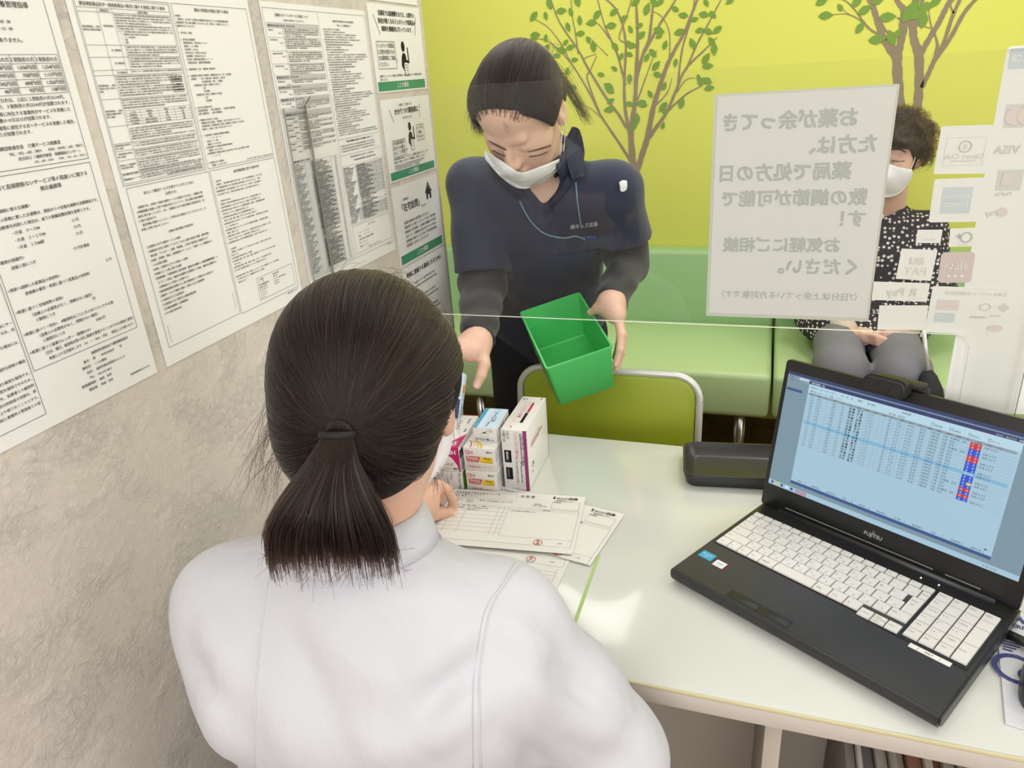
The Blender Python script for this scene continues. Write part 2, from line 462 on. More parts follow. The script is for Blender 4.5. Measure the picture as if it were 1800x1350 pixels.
for i in range(5):
    for xx, s in ((49, ('リスク区分', '要指導医薬品', '第１類医薬品', '指定第２類医薬品', '第２類医薬品')[i]), (74, ('情報提供者', '薬剤師', '薬剤師', '薬剤師又は登録販売者', '薬剤師又は登録販売者')[i]), (101, ('情報提供', '義務', '義務', '努力義務', '努力義務')[i]), (128, ('相談時の対応', '義務', '義務', '義務', '義務')[i])): p.text(s, xx, 127.6 + i * 3, 1.9, al='c')
p.text('※当該医薬品、医薬部外品等、要指導医薬品の販売に関する相談先一覧は別途掲示', 140, 200, 1.7, al='r')
p.box(149, 12, 290, 203, .4)
p.text('薬局の管理及び運営に関する事項', 219, 19, 4.3, al='c', bold=.01)
t = ['お客様へ', '　当薬局は、法に基づく医薬品の情報提供を適切に行うための構造設備及び機', '能体制等を下記の通り整備しております。尚この掲示は、法施行令４によって', '義務付けられております。', '', '1．許可区分：薬局', '', '2．許可証の記載事項', '　・薬局開設者名：株式会社ツインキー', '　・薬局名：こじか薬局', '　・許可番号：0371602', '　・許可年月日：令和7年10月20日', '　・有効期間：令和7年10月20日', '　・所在地：福岡市東区香椎台1-5-11　1F', '　・所轄自治体名：福岡市東保健福祉', '', '3．薬局管理者：氏名 （薬剤師）魚緒 友彰', '', '4．当該薬局に勤務する薬剤師・登録販売者の別、氏名、担当業務', '　a 薬剤師　：　氏名　魚緒 友彰　魚緒 恵子　吉村 綾', '　　　　　　　　担当業務 調剤　販売　一般相談', '　　b 登録販売者（従事した期間が２年以上）', '　　　　　　　　氏名', '　　　　　　　　担当業務', '　　c 登録販売者（従事した期間が２年未満）', '　　　　　　　　氏名', '　　　　　　　　担当業務', '', '5．取り扱う医薬品の区分', '　□要指導医薬品　　□第１類医薬品　　□指定第２類医薬品', '　☑第２類医薬品　　☑第３類医薬品', '', '6．勤務者の名札等による区別', '　・薬剤師は白衣を着用し「薬剤師」と書いた名札をつけています。', '　・登録販売者は「登録販売者」従事した期間が２年未満のものは名札に', '　「研修中」と記載）と書いた名札を付けています。', '', '7．①営業時間での相談対応時間及び連絡先', '　　　・　9 ： 00 ～ 18 ： 00', '　　・定休日：土，祝日', '　　・連絡先：092-692-9812', '　②営業時間外での相談対応時間及び連絡先', '　　・連絡先：092-692-9812', '　③営業時間外で医薬品の購入又は譲り受けの申し込みを受理する時間', '　　　　9 ～ 18 ： 00', '', '8．緊急時における連絡先', '　　・連絡先：090-2501-3378']
p.block(t, 151, 26, 3.72, 2.75, fit=136)
p.text('※当店の従業員、店舗管理、購入者等からの苦情相談は別に記載の通り', 288, 201, 1.9, al='r')
p.box(11, 206, 148, 398, .4)
p.text('安心して薬局サービスを受けていただくために', 76, 216, 4.0, al='c'); p.text('(お知らせ)', 76, 222, 4.0, al='c')
t = ['　当薬局では、良質かつ適切な薬局サービスを提供するために、当薬局の個', '人情報保護の取扱いに関する基本方針にもとづいて、常に皆様の個人情報を', '適切に取り扱っています。また、当薬局における個人情報の利用目的は、次', 'に掲げる事項です。', '　個人情報の取扱いについて、ご不明な点や疑問などがございましたら、お', '気軽にお問い合わせください。', '', '《皆様の個人情報の利用目的》', '', '○当薬局における調剤サービスの提供', '○医薬品を安全に使用していただくために必要な事項の把握（副作用歴、', '　既往歴、アレルギー、体重、併用薬、ご住所や緊急時の連絡先など）', '○病院、診療所、薬局、訪問看護ステーション、介護サービス事業者など', '　との必要な連携', '○病院、診療所などからの照会への回答', '○家族などへの薬に関する説明', '○医療保険・介護保険等の請求事務（審査支払機関への調剤報酬明細書（レ', '　セプト）の提出、審査支払機関又は保険者への照会、審査支払機関また', '　は保険者からの照会への回答など）', '○薬剤師賠償責任保険などに係る保険会社への相談または届出など', '○調剤サービスや業務の維持・改善のための基礎資料', '○当薬局内で行う症例研究', '○当薬局内で行う薬学生の薬局実務実習', '○外部監査機関への情報提供', '○その他の利用目的']
for i, s in enumerate(t):
    yy = 230 + i * 5.05 + (1.2 * max(0, i - 8)) * .35
    if s.startswith('《'): p.text(s, 78, yy, 3.3, al='c')
    else: p.text(s, 17 if s[:1] != '○' else 18, yy, 3.3, fit=126)
p.line(17, 372, 17, 392, .35); p.line(17, 392, 19, 393, .35); p.line(142, 366, 142, 388, .35); p.line(140, 389, 142, 388, .35)
p.box(151, 206, 290, 400, .4)
p.text('個人情報保護に関する基本方針', 224, 214, 4.0, al='c')
t = ['1．基本方針', '　当薬局は、「個人情報の保護に関する法律」（以下「個人情報保護法」）および「医', '療・介護関係事業者における個人情報の適切な取扱いのためのガイダンス」（個人', '情報保護委員会・厚生労働省策定、以下「ガイダンス」）を遵守し、良質な薬局サー', 'ビスを提供するために、皆様の個人情報を適切かつ万全の体制で取り扱います。', '', '2．具体的な取り組み', '　当薬局は、皆様の個人情報を適切に取り扱うために、次の事項を実施します。', '(1) 個人情報保護法およびガイダンスをはじめ、関連する法令を遵守します。', '(2) 個人情報の取扱いに関するルール（運用管理規程）を策定し、個人情報取扱責任', '　者を定めるとともに、従業員全員で遵守します。', '(3) 個人情報の適切な保管のために安全管理措置を講じます。', '　様々な、漏洩・滅失・毀損・不正アクセスの防止に努めます。', '(4) 個人情報を適切に取り扱っていることを定期的に検証し、問題が認められた場合に', '　は、これを改善します。', '(5) 個人情報の取得にあたっては、あらかじめ利用目的を通知し、個人情報の取得は', '　皆様にご案内します。', '(6) 業務を委託する場合は、委託先に対し、当薬局の基本方針を十分に理解した上で取', '　り扱うよう求めるとともに、必要な監督・指導等を行います。', '(7) 個人情報の取扱いに関する相談体制を整備し、適切かつ迅速に対応します。', '', '3．開示請求', '　当薬局は、次の事項についてご本人からの申し出があった場合、適切かつ迅速', 'に対応します。', '(1) 個人情報の利用目的に関しての通知', '(2) 個人情報の開示・訂正・追加・削除、利用停止など（法令により応じられない場合', '　もあります）', '(3) 個人情報の漏洩・滅失・毀損した場合、または、その可能性が高い場合', '(4) その他、個人情報の取扱いについてのご質問やお問い合わせ', '', '※個人情報の取扱いに関して変更したことによって生じる損害等について、法令の基準に', '　できる限り添えるよう、連絡体制や法令からの措置が', '　必要があります。']
p.block(t, 155, 221, 4.28, 2.55, fit=131)
p.box(196, 362, 283, 394, .35)
for i, (a, b_) in enumerate((('こじか薬局', '福岡市東区香椎'), ('住　　　所', '魚緒　友彰'), ('個人情報取扱責任者', '〒813-0014　福岡市東区香椎台'), ('お問い合わせ先', '092-692-9812'), ('電　話　番　号', '092-692-9813'), ('ファックス', ''), ('ホームページ', ''), ('Eメール', ''))):
    p.text(a, 199, 366.5 + i * 3.7, 2.6, fit=30, bold=.01); p.text(b_, 234, 366.5 + i * 3.7, 2.2, fit=46)
p.text('福岡県薬剤師会（202404-1）', 288, 404, 2.3, al='r')
sheet('notice_poster', 'large white notice of dense rules in four framed quarters, second from the left edge', 'notice', wall_mw(.645, 1.513), 297, 420, p, LAM)

# --- right A3 notice, mostly tables
p = Page(297, 420)
p.box(3, 8, 293, 400, .4); p.line(144, 8, 148, 300, .35)
p.text('当薬局の行っているサービス内容について', 74, 18, 4.6, al='c', fit=100); p.text('下記基準の点数が表示（点＝10円）です。', 76, 24, 3.0, al='c', fit=70)
y = 27; k = 0
heads = ['調剤基本料に係る届出（第１項）', '調剤基本料', '地域支援体制加算', '後発医薬品調剤体制加算', '在宅薬学総合体制加算', '連携強化加算（第２項）', '医療情報取得加算', '時間外等加算（第３項）', '夜間・休日等加算', '服薬管理指導料（第４項）', 'かかりつけ薬剤師指導料', '外来服薬支援料（第５項）', '在宅患者訪問薬剤管理指導', '服薬情報等提供料', '麻薬管理指導加算', '特定薬剤管理指導加算', '乳幼児服薬指導加算', '吸入薬指導加算', '調剤後薬剤管理指導料']
for i, hd in enumerate(heads):
    hh = (6, 13, 18, 17, 16, 5, 9, 5, 12, 5, 15, 6, 9, 7, 9, 11, 8, 9, 8)[i]
    if y + hh > 208: break
    p.line(6, y, 142, y, .3)
    if hh <= 6: p.rect(8, y + .8, 142, y + hh - .8, 'lgrey', 0); p.text(hd + '　第１項～第６項', 9, y + hh - 1.6, 2.9, bold=.01)
    else:
        p.text(hd, 9, y + 4, 2.3, fit=33); p.text('%d点/%d点' % (5 * i + 11, 3 * i + 24), 40, y + 8, 2.2, al='r')
        j = 0; yy = y + 3
        while yy < y + hh - .4:
            n = 38 if yy + 2.8 < y + hh - .4 else 22
            p.text(kana(n, i * 5 + j), 46, yy, 2.5, bold=.016); yy += 2.95; j += 1
        p.line(44, y, 44, y + hh, .3)
    y += hh
p.text('当薬局は厚生労働大臣が定める施設基準を', 220, 21, 3.6, al='c'); p.text('満たしている保険薬局です', 220, 27, 3.6, al='c')
for i in range(44):
    yy = 33 + i * 3.75
    n = (20, 26, 40, 38, 44, 30, 34, 18, 28, 22, 50, 52, 47, 36, 29, 33)[i % 16]
    p.text(('○' if i % 4 == 0 else '　') + kana(n, i * 3 + 5), 152, yy, 2.55, bold=.018, fit=136)
p.line(146, 200, 290, 200, .35)
p.text('「個別の調剤報酬の算定項目の分かる明細書」の発行について', 220, 206, 3.4, al='c', fit=130, bold=.02)
for i in range(3): p.text(kana(44, 90 + i), 152, 212 + i * 4.4, 2.7, bold=.012)
p.line(146, 226, 290, 226, .35); p.text('保険外負担金額表(税込み)の届出を行っている薬局の場合', 220, 232, 3.2, al='c', fit=120); p.text(kana(30, 44), 190, 238, 2.6, bold=.02)
# lower left price table, lower right shaded table
p.box(6, 222, 142, 396, .3); p.text('保険調剤点数表 令和６年６月改定', 8, 220, 3.2, bold=.02)
for i in range(58):
    yy = 225 + i * 2.95
    p.line(6, yy + .8, 142, yy + .8, .12, layer=0)
    p.text(kana(8 + (i * 7) % 9, i), 8, yy, 2.2, fit=30); p.text(kana(16 + (i * 5) % 13, i + 9), 58, yy, 2.2, bold=.02, fit=56)
    p.text('%d点' % (10 + (i * 37) % 390), 132, yy, 2.2, al='r')
for xx in (40, 56, 116, 134): p.line(xx, 222, xx, 396, .25)
p.rect(56, 242, 116, 330, 'lgrey', 0); p.rect(62, 350, 116, 394, 'lgrey', 0)
p.box(148, 244, 290, 343, .3)
p.rect(192, 246, 288, 300, 'lgrey', 0); p.rect(180, 318, 288, 340, 'lgrey', 0)
for i in range(33):
    yy = 248 + i * 2.9
    p.text(kana(9 + (i * 7) % 8, i + 3), 150, yy, 2.2, fit=36, bold=.02); p.text(kana(14 + (i * 5) % 14, i), 194, yy, 2.3, bold=.025, fit=66)
    if i % 2 == 0: p.text('%d点' % (10 + (i * 53) % 600), 286, yy, 2.3, al='r')
    if i in (0, 8, 18, 22, 25): p.line(148, yy + .7, 290, yy + .7, .25)
for xx in (190, 262): p.line(xx, 244, xx, 343, .25)
p.box(150, 346, 288, 394, .4)
p.text('開　局　時　間', 218, 353, 3.6, al='c')
for i, s in enumerate(('平　日　：　9 : 00 － 18 : 00', '水曜日　：　9 : 00 － 17 : 00', '土曜日（夜間・休日等加算の対象時間）', '平日　19 : 00 － 8 : 00', '土曜日 13 : 00 － 8 : 00')): p.text(s, 166, 361 + i * 6.2, 3.1, fit=104)
p.text('※営業時間外は、092-692-9812にお電話ください', 218, 391, 2.2, al='c')
p.text('福岡県薬剤師会（202406）', 290, 404, 2.3, al='r')
sheet('notice_poster', 'large white notice of grey shaded tables, half behind the clear screen, third from left', 'notice', wall_mw(.968, 1.513), 297, 420, p, LAM)

# --- small notices with green banners
def pictogram(p, x, y, s, name='figure'):
    p.circle(x, y, 9 * s, ry=12 * s, n=24, name=name)
    p.poly([(x - 5 * s, y + 15 * s), (x + 6 * s, y + 15 * s), (x + 12 * s, y + 21 * s), (x + 13 * s, y + 34 * s), (x + 4 * s, y + 38 * s), (x - 4 * s, y + 40 * s), (x - 4 * s, y + 56 * s), (x - 16 * s, y + 44 * s), (x - 12 * s, y + 24 * s)], name=name)
    p.poly([(x + 12 * s, y + 31 * s), (x + 22 * s, y + 31 * s), (x + 22 * s, y + 2 * s), (x + 27 * s, y + 2 * s), (x + 28 * s, y + 38 * s), (x + 10 * s, y + 38 * s)], name=name)
    p.rect(x - 3 * s, y + 36 * s, x + 16 * s, y + 66 * s, 'white', 1, name); p.box(x - 3 * s, y + 36 * s, x + 16 * s, y + 66 * s, 1.0 * s, layer=2)
    for i in range(3): p.line(x + 1 * s, y + (42 + 6 * i) * s, x + 12 * s, y + (42 + 6 * i) * s, 1.2 * s, layer=2)
def bubble(p, x0, y0, x1, y1, side, lines, size):
    p.box(x0, y0, x1, y1, .8)
    if side > 0: p.line(x1, y0 + (y1 - y0) * .62, x1 + 5, y0 + (y1 - y0) * .7, .8); p.line(x1 + 5, y0 + (y1 - y0) * .7, x1, y0 + (y1 - y0) * .8, .8)
    else: p.line(x0, y0 + (y1 - y0) * .62, x0 - 4, y0 + (y1 - y0) * .7, .8); p.line(x0 - 4, y0 + (y1 - y0) * .7, x0, y0 + (y1 - y0) * .8, .8)
    n = len(lines)
    for i, s in enumerate(lines): p.text(s, x0 + 3, y0 + (i + .95) * (y1 - y0) / (n + .4), size, fit=x1 - x0 - 6)
def banner(p, y0, y1):
    p.rect(4, y0, 206, y1, 'green', 0, 'banner'); p.text('こじか薬局', 104, y1 - (y1 - y0) * .3, (y1 - y0) * .62, 'white', al='c', bold=.025)
C0 = 1.277
p = Page(210, 148)
p.text('当薬局では医療費をおさえ、お薬代の', 112, 18, 9.6, al='c', fit=150, bold=.03); p.text('負担が軽くなるジェネリック医薬品の', 112, 31, 9.6, al='c', fit=156, bold=.03); p.text('調剤を積極的に行っています。', 108, 44, 9.6, al='c', fit=130, bold=.03)
p.line(18, 18, 36, 50, 1.1); p.line(192, 16, 182, 50, 1.1)
pictogram(p, 122, 70, .78)
bubble(p, 16, 62, 88, 108, 1, ['ジェネリック医薬品', 'に変更を希望される', '方は薬剤師にご相談', 'ください。'], 8.6)
p.text('当薬局では、ジェネリック医薬品（後発医薬品）の調剤を積極的に行い、患者負担の軽減に', 14, 122, 4.6, fit=180); p.text('努めています。', 14, 128, 4.6)
banner(p, 130, 146)
sheet('notice_card', 'white notice card with green banner, figure and one speech bubble, topmost full card', 'notice', wall_mw(C0, 1.527), 214, 149, p, LAM)
p = Page(210, 148)
p.text('お薬のことで困ったら', 100, 14, 5.6, al='c'); p.text('かかりつけ薬剤師に', 104, 28, 12, al='c', fit=112, bold=.03); p.text('おまかせください', 104, 38, 5.6, al='c')
p.line(30, 18, 44, 42, 1.0); p.line(164, 14, 160, 40, 1.0)
pictogram(p, 108, 54, .68)
bubble(p, 26, 74, 82, 104, 1, ['担当薬剤師が', 'あなたの薬を', 'まるごと管理'], 8.4); bubble(p, 138, 54, 172, 84, -1, ['いつでも', 'ご相談', 'できます'], 7)
p.text('担当薬剤師を指名してください。同意書に署名いただくことで', 24, 110, 5.6, fit=164); p.text('次回から専任の「かかりつけ薬剤師」が対応いたします。', 24, 116.5, 5.6, fit=144)
for i in range(3): p.text(kana(44 - i * 4, 60 + i), 24, 122 + i * 3.6, 3.1, fit=172)
banner(p, 131, 146)
sheet('notice_card', 'white notice card with green banner, figure and two speech bubbles, second in the column', 'notice', wall_mw(C0 + .003, 1.366), 213, 149, p, LAM)
p = Page(210, 156)
p.text('この薬局は', 36, 30, 6.2); p.text('「在宅訪問」', 34, 50, 17, fit=112, bold=.03); p.text('できます', 120, 57, 6.2)
p.poly([(146, 32), (163, 10), (180, 32), (175, 32), (163, 16), (151, 32)], name='house'); p.poly([(151, 32), (163, 18), (175, 32), (175, 46), (167, 46), (167, 37), (159, 37), (159, 46), (151, 46)], name='house')
t = ['当薬局は薬剤師の訪問活動に注力します。', '薬剤師が行う介護サービスの１つである「居宅療養', '管理指導（在宅訪問）」は医師や看護師の在宅訪問', 'と同じです。介護保険の認定を受けていない場合は', '医療保険の同様のサービスである「在宅患者訪問薬剤', '管理指導」を受けることができます。']
for i, s in enumerate(t): p.text(s, 34, 76 + i * 9.2, 6.6, fit=150, bold=.016)
banner(p, 134, 152)
sheet('notice_card', 'white notice card with green banner and small black house, third in the column', 'notice', wall_mw(C0 + .002, 1.207), 214, 156, p, LAM)
p = Page(210, 190)
p.text('地域に貢献する薬局になるために', 14, 22, 12, fit=176, bold=.03)
for i in range(4):
    p.ring(26, 46 + i * 34, 6.5, .9); p.circle(26, 46 + i * 34, 1)
    p.text(kana(22, 3 * i + 8), 42, 42 + i * 34, 4.8, fit=130); p.text(kana(26, 3 * i + 20), 42, 51 + i * 34, 4.4, fit=138)
sheet('notice_card', 'white notice with list of clock marks, lowest in the column beside the black hair', 'notice', wall_mw(C0 + .004, 1.047), 214, 190, p, LAM)
sheet('notice_card', 'bottom strip of a blank white notice cut by the top edge', 'notice', wall_mw(C0 - .004, 1.68), 214, 148, None, LAM)

# ================================================================== tree pictures on the yellow wall
TRUNK = mat('tree_print_brown', srgb(138, 122, 96), .6); LEAF = mat('tree_print_leaf', srgb(112, 146, 50), .6)
def tree_picture(label, branches, leaves, conv, lsize, mtr, mlf):
    root = empty('tree_picture', tuple(conv(branches[0][0][0], branches[0][0][1])))
    V = []; Fc = []
    inv = np.array(root.location)
    for bi, br in enumerate(branches):
        pts = np.array([conv(q[0], q[1]) for q in br]); ws = [q[2] for q in br]
        sp = spline(pts, 6); wv = np.interp(np.linspace(0, len(br) - 1, len(sp)), range(len(br)), ws)
        base = len(V)
        for i in range(len(sp)):
            t = sp[min(i + 1, len(sp) - 1)] - sp[max(i - 1, 0)]; t /= np.linalg.norm(t) + 1e-9
            n = np.array([-t[2], 0, t[0]])
            w = wv[i] / 2 * .00072 * conv.k * (1 + .10 * math.sin(i * 1.9 + bi))
            for s in (-1, 1): V.append(sp[i] + n * w * s + np.array([0, -.0002 * (bi % 5), 0]) - inv)
        for i in range(len(sp) - 1): Fc.append((base + 2 * i, base + 2 * i + 1, base + 2 * i + 3, base + 2 * i + 2))
    mesh_obj('branches', V, Fc, mtr, root)
    V = []; Fc = []
    for li, q in enumerate(leaves):
        c = conv(q[0], q[1]) - inv; a = q[2] if len(q) > 2 else rng.uniform(0, math.tau); s = lsize * (q[3] if len(q) > 3 else rng.uniform(.75, 1.25))
        e = np.array([math.cos(a), 0, math.sin(a)]); n = np.array([-e[2], 0, e[0]])
        prof = [(-.5, 0), (-.3, .2), (0, .29), (.25, .2), (.55, 0), (.25, -.2), (0, -.29), (-.3, -.2)]
        base = len(V)
        for (u, v) in prof: V.append(c + e * u * s + n * v * s + np.array([0, -.0016 - .0001 * (li % 4), 0]))
        Fc.append(tuple(range(base, base + 8)))
    o = mesh_obj('leaves', V, Fc, mlf, root)
    tag(root, label, 'wall picture')
    return root
class Conv:
    def __init__(self, ox, oy, s): self.o = (ox, oy); self.s = s; self.k = 3.068 / s
    def __call__(self, a, b): return at(self.o[0] + a / self.s, self.o[1] + b / self.s, BACK - .0015)
B1 = [[(800, 1345, 45), (798, 1200, 43), (790, 1000, 42), (778, 880, 38)],
      [(790, 950, 26), (822, 840, 30), (852, 745, 30), (885, 580, 25), (925, 450, 22), (960, 350, 20), (1005, 260, 16), (1050, 180, 14), (1090, 80, 12), (1130, -20, 10)],
      [(778, 900, 36), (764, 720, 30), (785, 560, 22), (793, 400, 20), (800, 200, 14), (790, -20, 10)],
      [(764, 740, 20), (735, 600, 16), (728, 450, 13), (735, 220, 10), (690, 60, 8), (610, -20, 6)],
      [(740, 690, 14), (700, 620, 13), (640, 540, 12), (540, 380, 11), (480, 270, 9), (380, 120, 7), (330, -10, 5)],
      [(765, 870, 18), (700, 770, 13), (600, 620, 10), (540, 500, 9), (440, 340, 7), (330, 230, 5), (245, 205, 3)],
      [(600, 620, 8), (530, 430, 8), (545, 380, 6), (580, 300, 3)],
      [(480, 290, 7), (465, 180, 6), (450, 100, 5), (440, -20, 4)],
      [(440, 340, 6), (390, 240, 5), (320, 150, 4), (250, 105, 3)],
      [(852, 755, 22), (905, 680, 18), (960, 600, 15), (1010, 480, 12), (1060, 370, 10), (1160, 270, 7), (1230, 200, 3)],
      [(1015, 480, 10), (1040, 270, 8), (1090, 100, 7), (1110, -20, 5)],
      [(1060, 380, 9), (1120, 240, 8), (1180, 130, 7), (1260, -20, 4)],
      [(960, 600, 11), (1060, 510, 8), (1130, 470, 5), (1190, 430, 3)],
      [(795, 420, 16), (830, 290, 15), (862, 210, 14), (880, 60, 10), (890, -20, 8)],
      [(838, 280, 12), (920, 130, 11), (980, 40, 8), (1015, -20, 7)],
      [(735, 460, 11), (690, 290, 10), (650, 200, 9), (620, 130, 6), (580, -20, 5)],
      [(650, 210, 7), (590, 130, 4), (540, 120, 3)],
      [(540, 380, 7), (510, 320, 5), (580, 290, 2)], [(640, 300, 5), (600, 260, 3), (540, 200, 2)],
      [(735, 230, 6), (700, 200, 5), (740, 90, 5), (770, -10, 4)], [(970, 340, 6), (972, 180, 5), (930, 90, 4), (880, 60, 3)],
      [(800, 540, 8), (840, 430, 6), (880, 320, 4), (910, 270, 2)], [(885, 580, 8), (960, 500, 5), (985, 420, 2)],
      [(600, 630, 5), (540, 580, 3), (470, 555, 2)], [(1010, 500, 6), (1060, 430, 4), (1110, 420, 2)]]
L1 = [(240, 88), (305, 85), (325, 20), (388, 58), (425, 145), (440, 65), (488, 110), (492, 180), (248, 188), (237, 215), (305, 205), (412, 228), (437, 255), (390, 270), (310, 258), (365, 300), (460, 322), (420, 385), (458, 470), (535, 215), (562, 250), (552, 122), (580, 80), (672, 65), (657, 138), (678, 250), (726, 98), (762, 158), (755, 240), (770, 245), (820, 190), (712, 305), (755, 292), (675, 370), (603, 402), (850, 310), (882, 285), (899, 355), (915, 163), (917, 193), (850, 50), (810, 138), (890, 14), (920, 12), (1003, 48), (1027, 172), (1047, 82), (1097, 235), (1135, 163), (1107, 104), (1158, 78), (1180, 168), (1205, 78), (1230, 160), (1200, 222), (1213, 264), (1168, 316), (1178, 356), (1130, 420), (1175, 435), (1186, 475), (1138, 440), (1005, 338), (948, 243), (943, 465), (908, 402), (868, 507), (757, 560), (828, 565), (820, 555), (757, 425), (645, 465), (650, 485), (655, 545), (648, 590), (798, 640), (780, 680), (938, 575), (945, 600), (937, 677), (1037, 556), (1170, 15), (1300, 2), (790, 10), (475, 5)]
tree_picture('tall brown tree picture on yellow wall behind the standing person', B1, L1, Conv(860, 0, 3.068), .034, TRUNK, LEAF)
B2 = [[(790, 1500, 74), (775, 1200, 72), (770, 960, 68), (752, 700, 64), (745, 480, 62), (775, 350, 46), (795, 220, 58), (800, 90, 40), (760, 30, 30), (730, -20, 26)],
      [(870, 1150, 66), (905, 940, 60), (925, 740, 56), (925, 470, 58), (885, 330, 48), (875, 220, 50), (870, 90, 48), (905, -20, 30)],
      [(745, 480, 46), (690, 420, 42), (620, 290, 40), (570, 140, 36), (535, 30, 34), (490, -30, 24)],
      [(730, 460, 18), (705, 320, 16), (640, 240, 12), (600, 150, 10)],
      [(620, 300, 14), (530, 250, 12), (470, 190, 12), (400, 90, 8), (320, 10, 6), (240, -20, 4)], [(470, 190, 8), (370, 130, 7), (290, 115, 5), (160, 128, 3)], [(370, 135, 5), (320, 100, 4), (265, 50, 2)],
      [(795, 230, 40), (830, 170, 44), (870, 90, 30)], [(880, 230, 36), (925, 160, 28), (950, 20, 24), (958, -30, 22)], [(790, 170, 16), (745, 145, 8)],
      [(935, 460, 40), (1000, 340, 36), (1085, 200, 34), (1130, 110, 34), (1180, 10, 30), (1200, -30, 24)],
      [(950, 730, 30), (1010, 600, 30), (1060, 490, 30), (1130, 360, 24), (1200, 150, 24), (1275, -20, 20)], [(1060, 500, 30), (1075, 420, 26), (1080, 370, 18), (1060, 290, 10), (1040, 260, 8)],
      [(1075, 480, 24), (1190, 310, 26), (1300, 110, 24), (1410, -20, 22)], [(1040, 270, 8), (1015, 150, 7), (1005, 60, 5)], [(1030, 235, 6), (990, 225, 5), (955, 205, 4)], [(1215, 110, 12), (1190, 40, 8), (1230, -10, 6)],
      [(660, 330, 6), (610, 330, 4)], [(730, 320, 6), (748, 270, 4)]]
L2 = [(148, 128, 0, 1.3), (435, 228, 1.0, 1.2), (472, 82, .5, 1.3), (410, 10, .9, 1.3), (120, 5, .5, 1.3), (585, 2, .4, 1.2), (660, 142, 0, 1.5), (575, 328, 0, 1.5), (697, 315, 2, 1.5), (855, 95, 1, 2.1), (905, 118, .2, 1.6), (985, 52, 0, 1.3), (962, 168, 1.5, 1.4), (1062, 15, .6, 1.2), (270, 62, 2.2, .8), (745, 280, 1.1, 1.0)]
tree_picture('brown tree picture on yellow wall above the seated masked person', B2, L2, Conv(1420, 0, 4.737), .034, TRUNK, LEAF)

# ================================================================== bench
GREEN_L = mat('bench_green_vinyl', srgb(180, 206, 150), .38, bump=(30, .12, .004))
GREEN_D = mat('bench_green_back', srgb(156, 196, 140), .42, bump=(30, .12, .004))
CHROME = mat('chrome', srgb(205, 205, 205), .22, metal=1.0)
def bench(x0, x1, label):
    r = empty('waiting_bench', ((x0 + x1) / 2, 2.55, 0)); o = r.location
    def b(nm, lo, hi, m, bv, seg=3): return box(nm, [lo[i] - o[i] for i in range(3)], [hi[i] - o[i] for i in range(3)], m, r, bv, seg)
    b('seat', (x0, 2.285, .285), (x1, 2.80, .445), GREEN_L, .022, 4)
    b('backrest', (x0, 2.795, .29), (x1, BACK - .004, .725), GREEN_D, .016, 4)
    for lx in (x0 + .09, x1 - .09) if x1 - x0 < 1.2 else (x0 + .09, (x0 + x1) / 2, x1 - .09):
        for ly in (2.36, 2.72): tube('leg', [(lx - o[0], ly - o[1], 0), (lx - o[0], ly - o[1], .29)], .02, CHROME, r)
    return tag(r, label, 'bench')
bench(-2.05, .048, 'long pale green padded bench against the yellow wall, left section')
bench(.056, .79, 'pale green padded bench section under the seated masked person')

# ================================================================== counter
COUNTER = mat('counter_white', srgb(214, 217, 212), .2, coat=.35)
EDGE = mat('counter_edge', srgb(206, 198, 188), .45)
CX0, CX1, CY0, CY1, CZ = WX + .004, 1.45, .653, 1.252, .72
r = empty('white_counter', (CX0, CY0, 0)); o = r.location
def cb(nm, lo, hi, m, bv=.001): return box(nm, [lo[i] - o[i] for i in range(3)], [hi[i] - o[i] for i in range(3)], m, r, bv)
cb('worktop', (CX0, CY0 + .0015, .692), (CX1, CY1, CZ), COUNTER, .0015)
t = cb('edge_band', (CX0, CY0 - .001, .6935), (CX1, CY0 + .0012, .7155), EDGE, .0004); t['label'] = 'greyish front edge strip of the worktop'
t = cb('edge_band', (CX0, CY0 - .0012, .7158), (CX1, CY0 + .0015, .7205), mat('edge_cream', srgb(214, 205, 168), .4), .0004); t['label'] = 'cream line along the front edge'
cb('back_panel', (CX0, .99, 0), (CX1, 1.008, .692), mat('counter_panel', srgb(190, 180, 168), .6))
cb('shelf', (.06, .74, .20), (CX1, .988, .218), EDGE)
cb('side_panel', (.04, .70, 0), (.06, .989, .692), mat('counter_panel', srgb(190, 180, 168), .6))
cb('side_panel', (CX1 - .02, .70, 0), (CX1, .989, .692), mat('counter_panel', srgb(190, 180, 168), .6))
t = cb('joint_strip', (-.2085, CY0 + .002, CZ), (-.2035, .885, CZ + .0006), mat('strip_green', srgb(178, 204, 138), .35), 0); t['label'] = 'pale green strip lying on the worktop beside the papers'
tag(r, 'glossy white counter with cream front edge that carries boxes, papers and computer', 'counter')
fcols = [(150, 140, 134), (196, 192, 190), (120, 116, 118), (176, 168, 160), (160, 150, 142), (184, 172, 158), (150, 108, 88), (190, 178, 170), (132, 96, 78), (170, 162, 150)]
xx = .155
for i in range(12):
    w = (.012, .006, .016, .014, .009, .011, .018, .010, .012, .014, .009, .013)[i]
    c = fcols[i % len(fcols)]
    f = box('paper_file', (-w / 2, -.09, 0), (w / 2, .14, .268 + .012 * math.sin(i * 2.1)), mat('file_%d' % (i % 10), srgb(*c), .7), None, .001)
    f.location = (xx + w / 2, .84, .2195); f.rotation_euler = (0, 0, 0)
    tag(f, 'paper file standing upright with others on the shelf under the counter', 'file', 'files under the counter'); xx += w + .0018

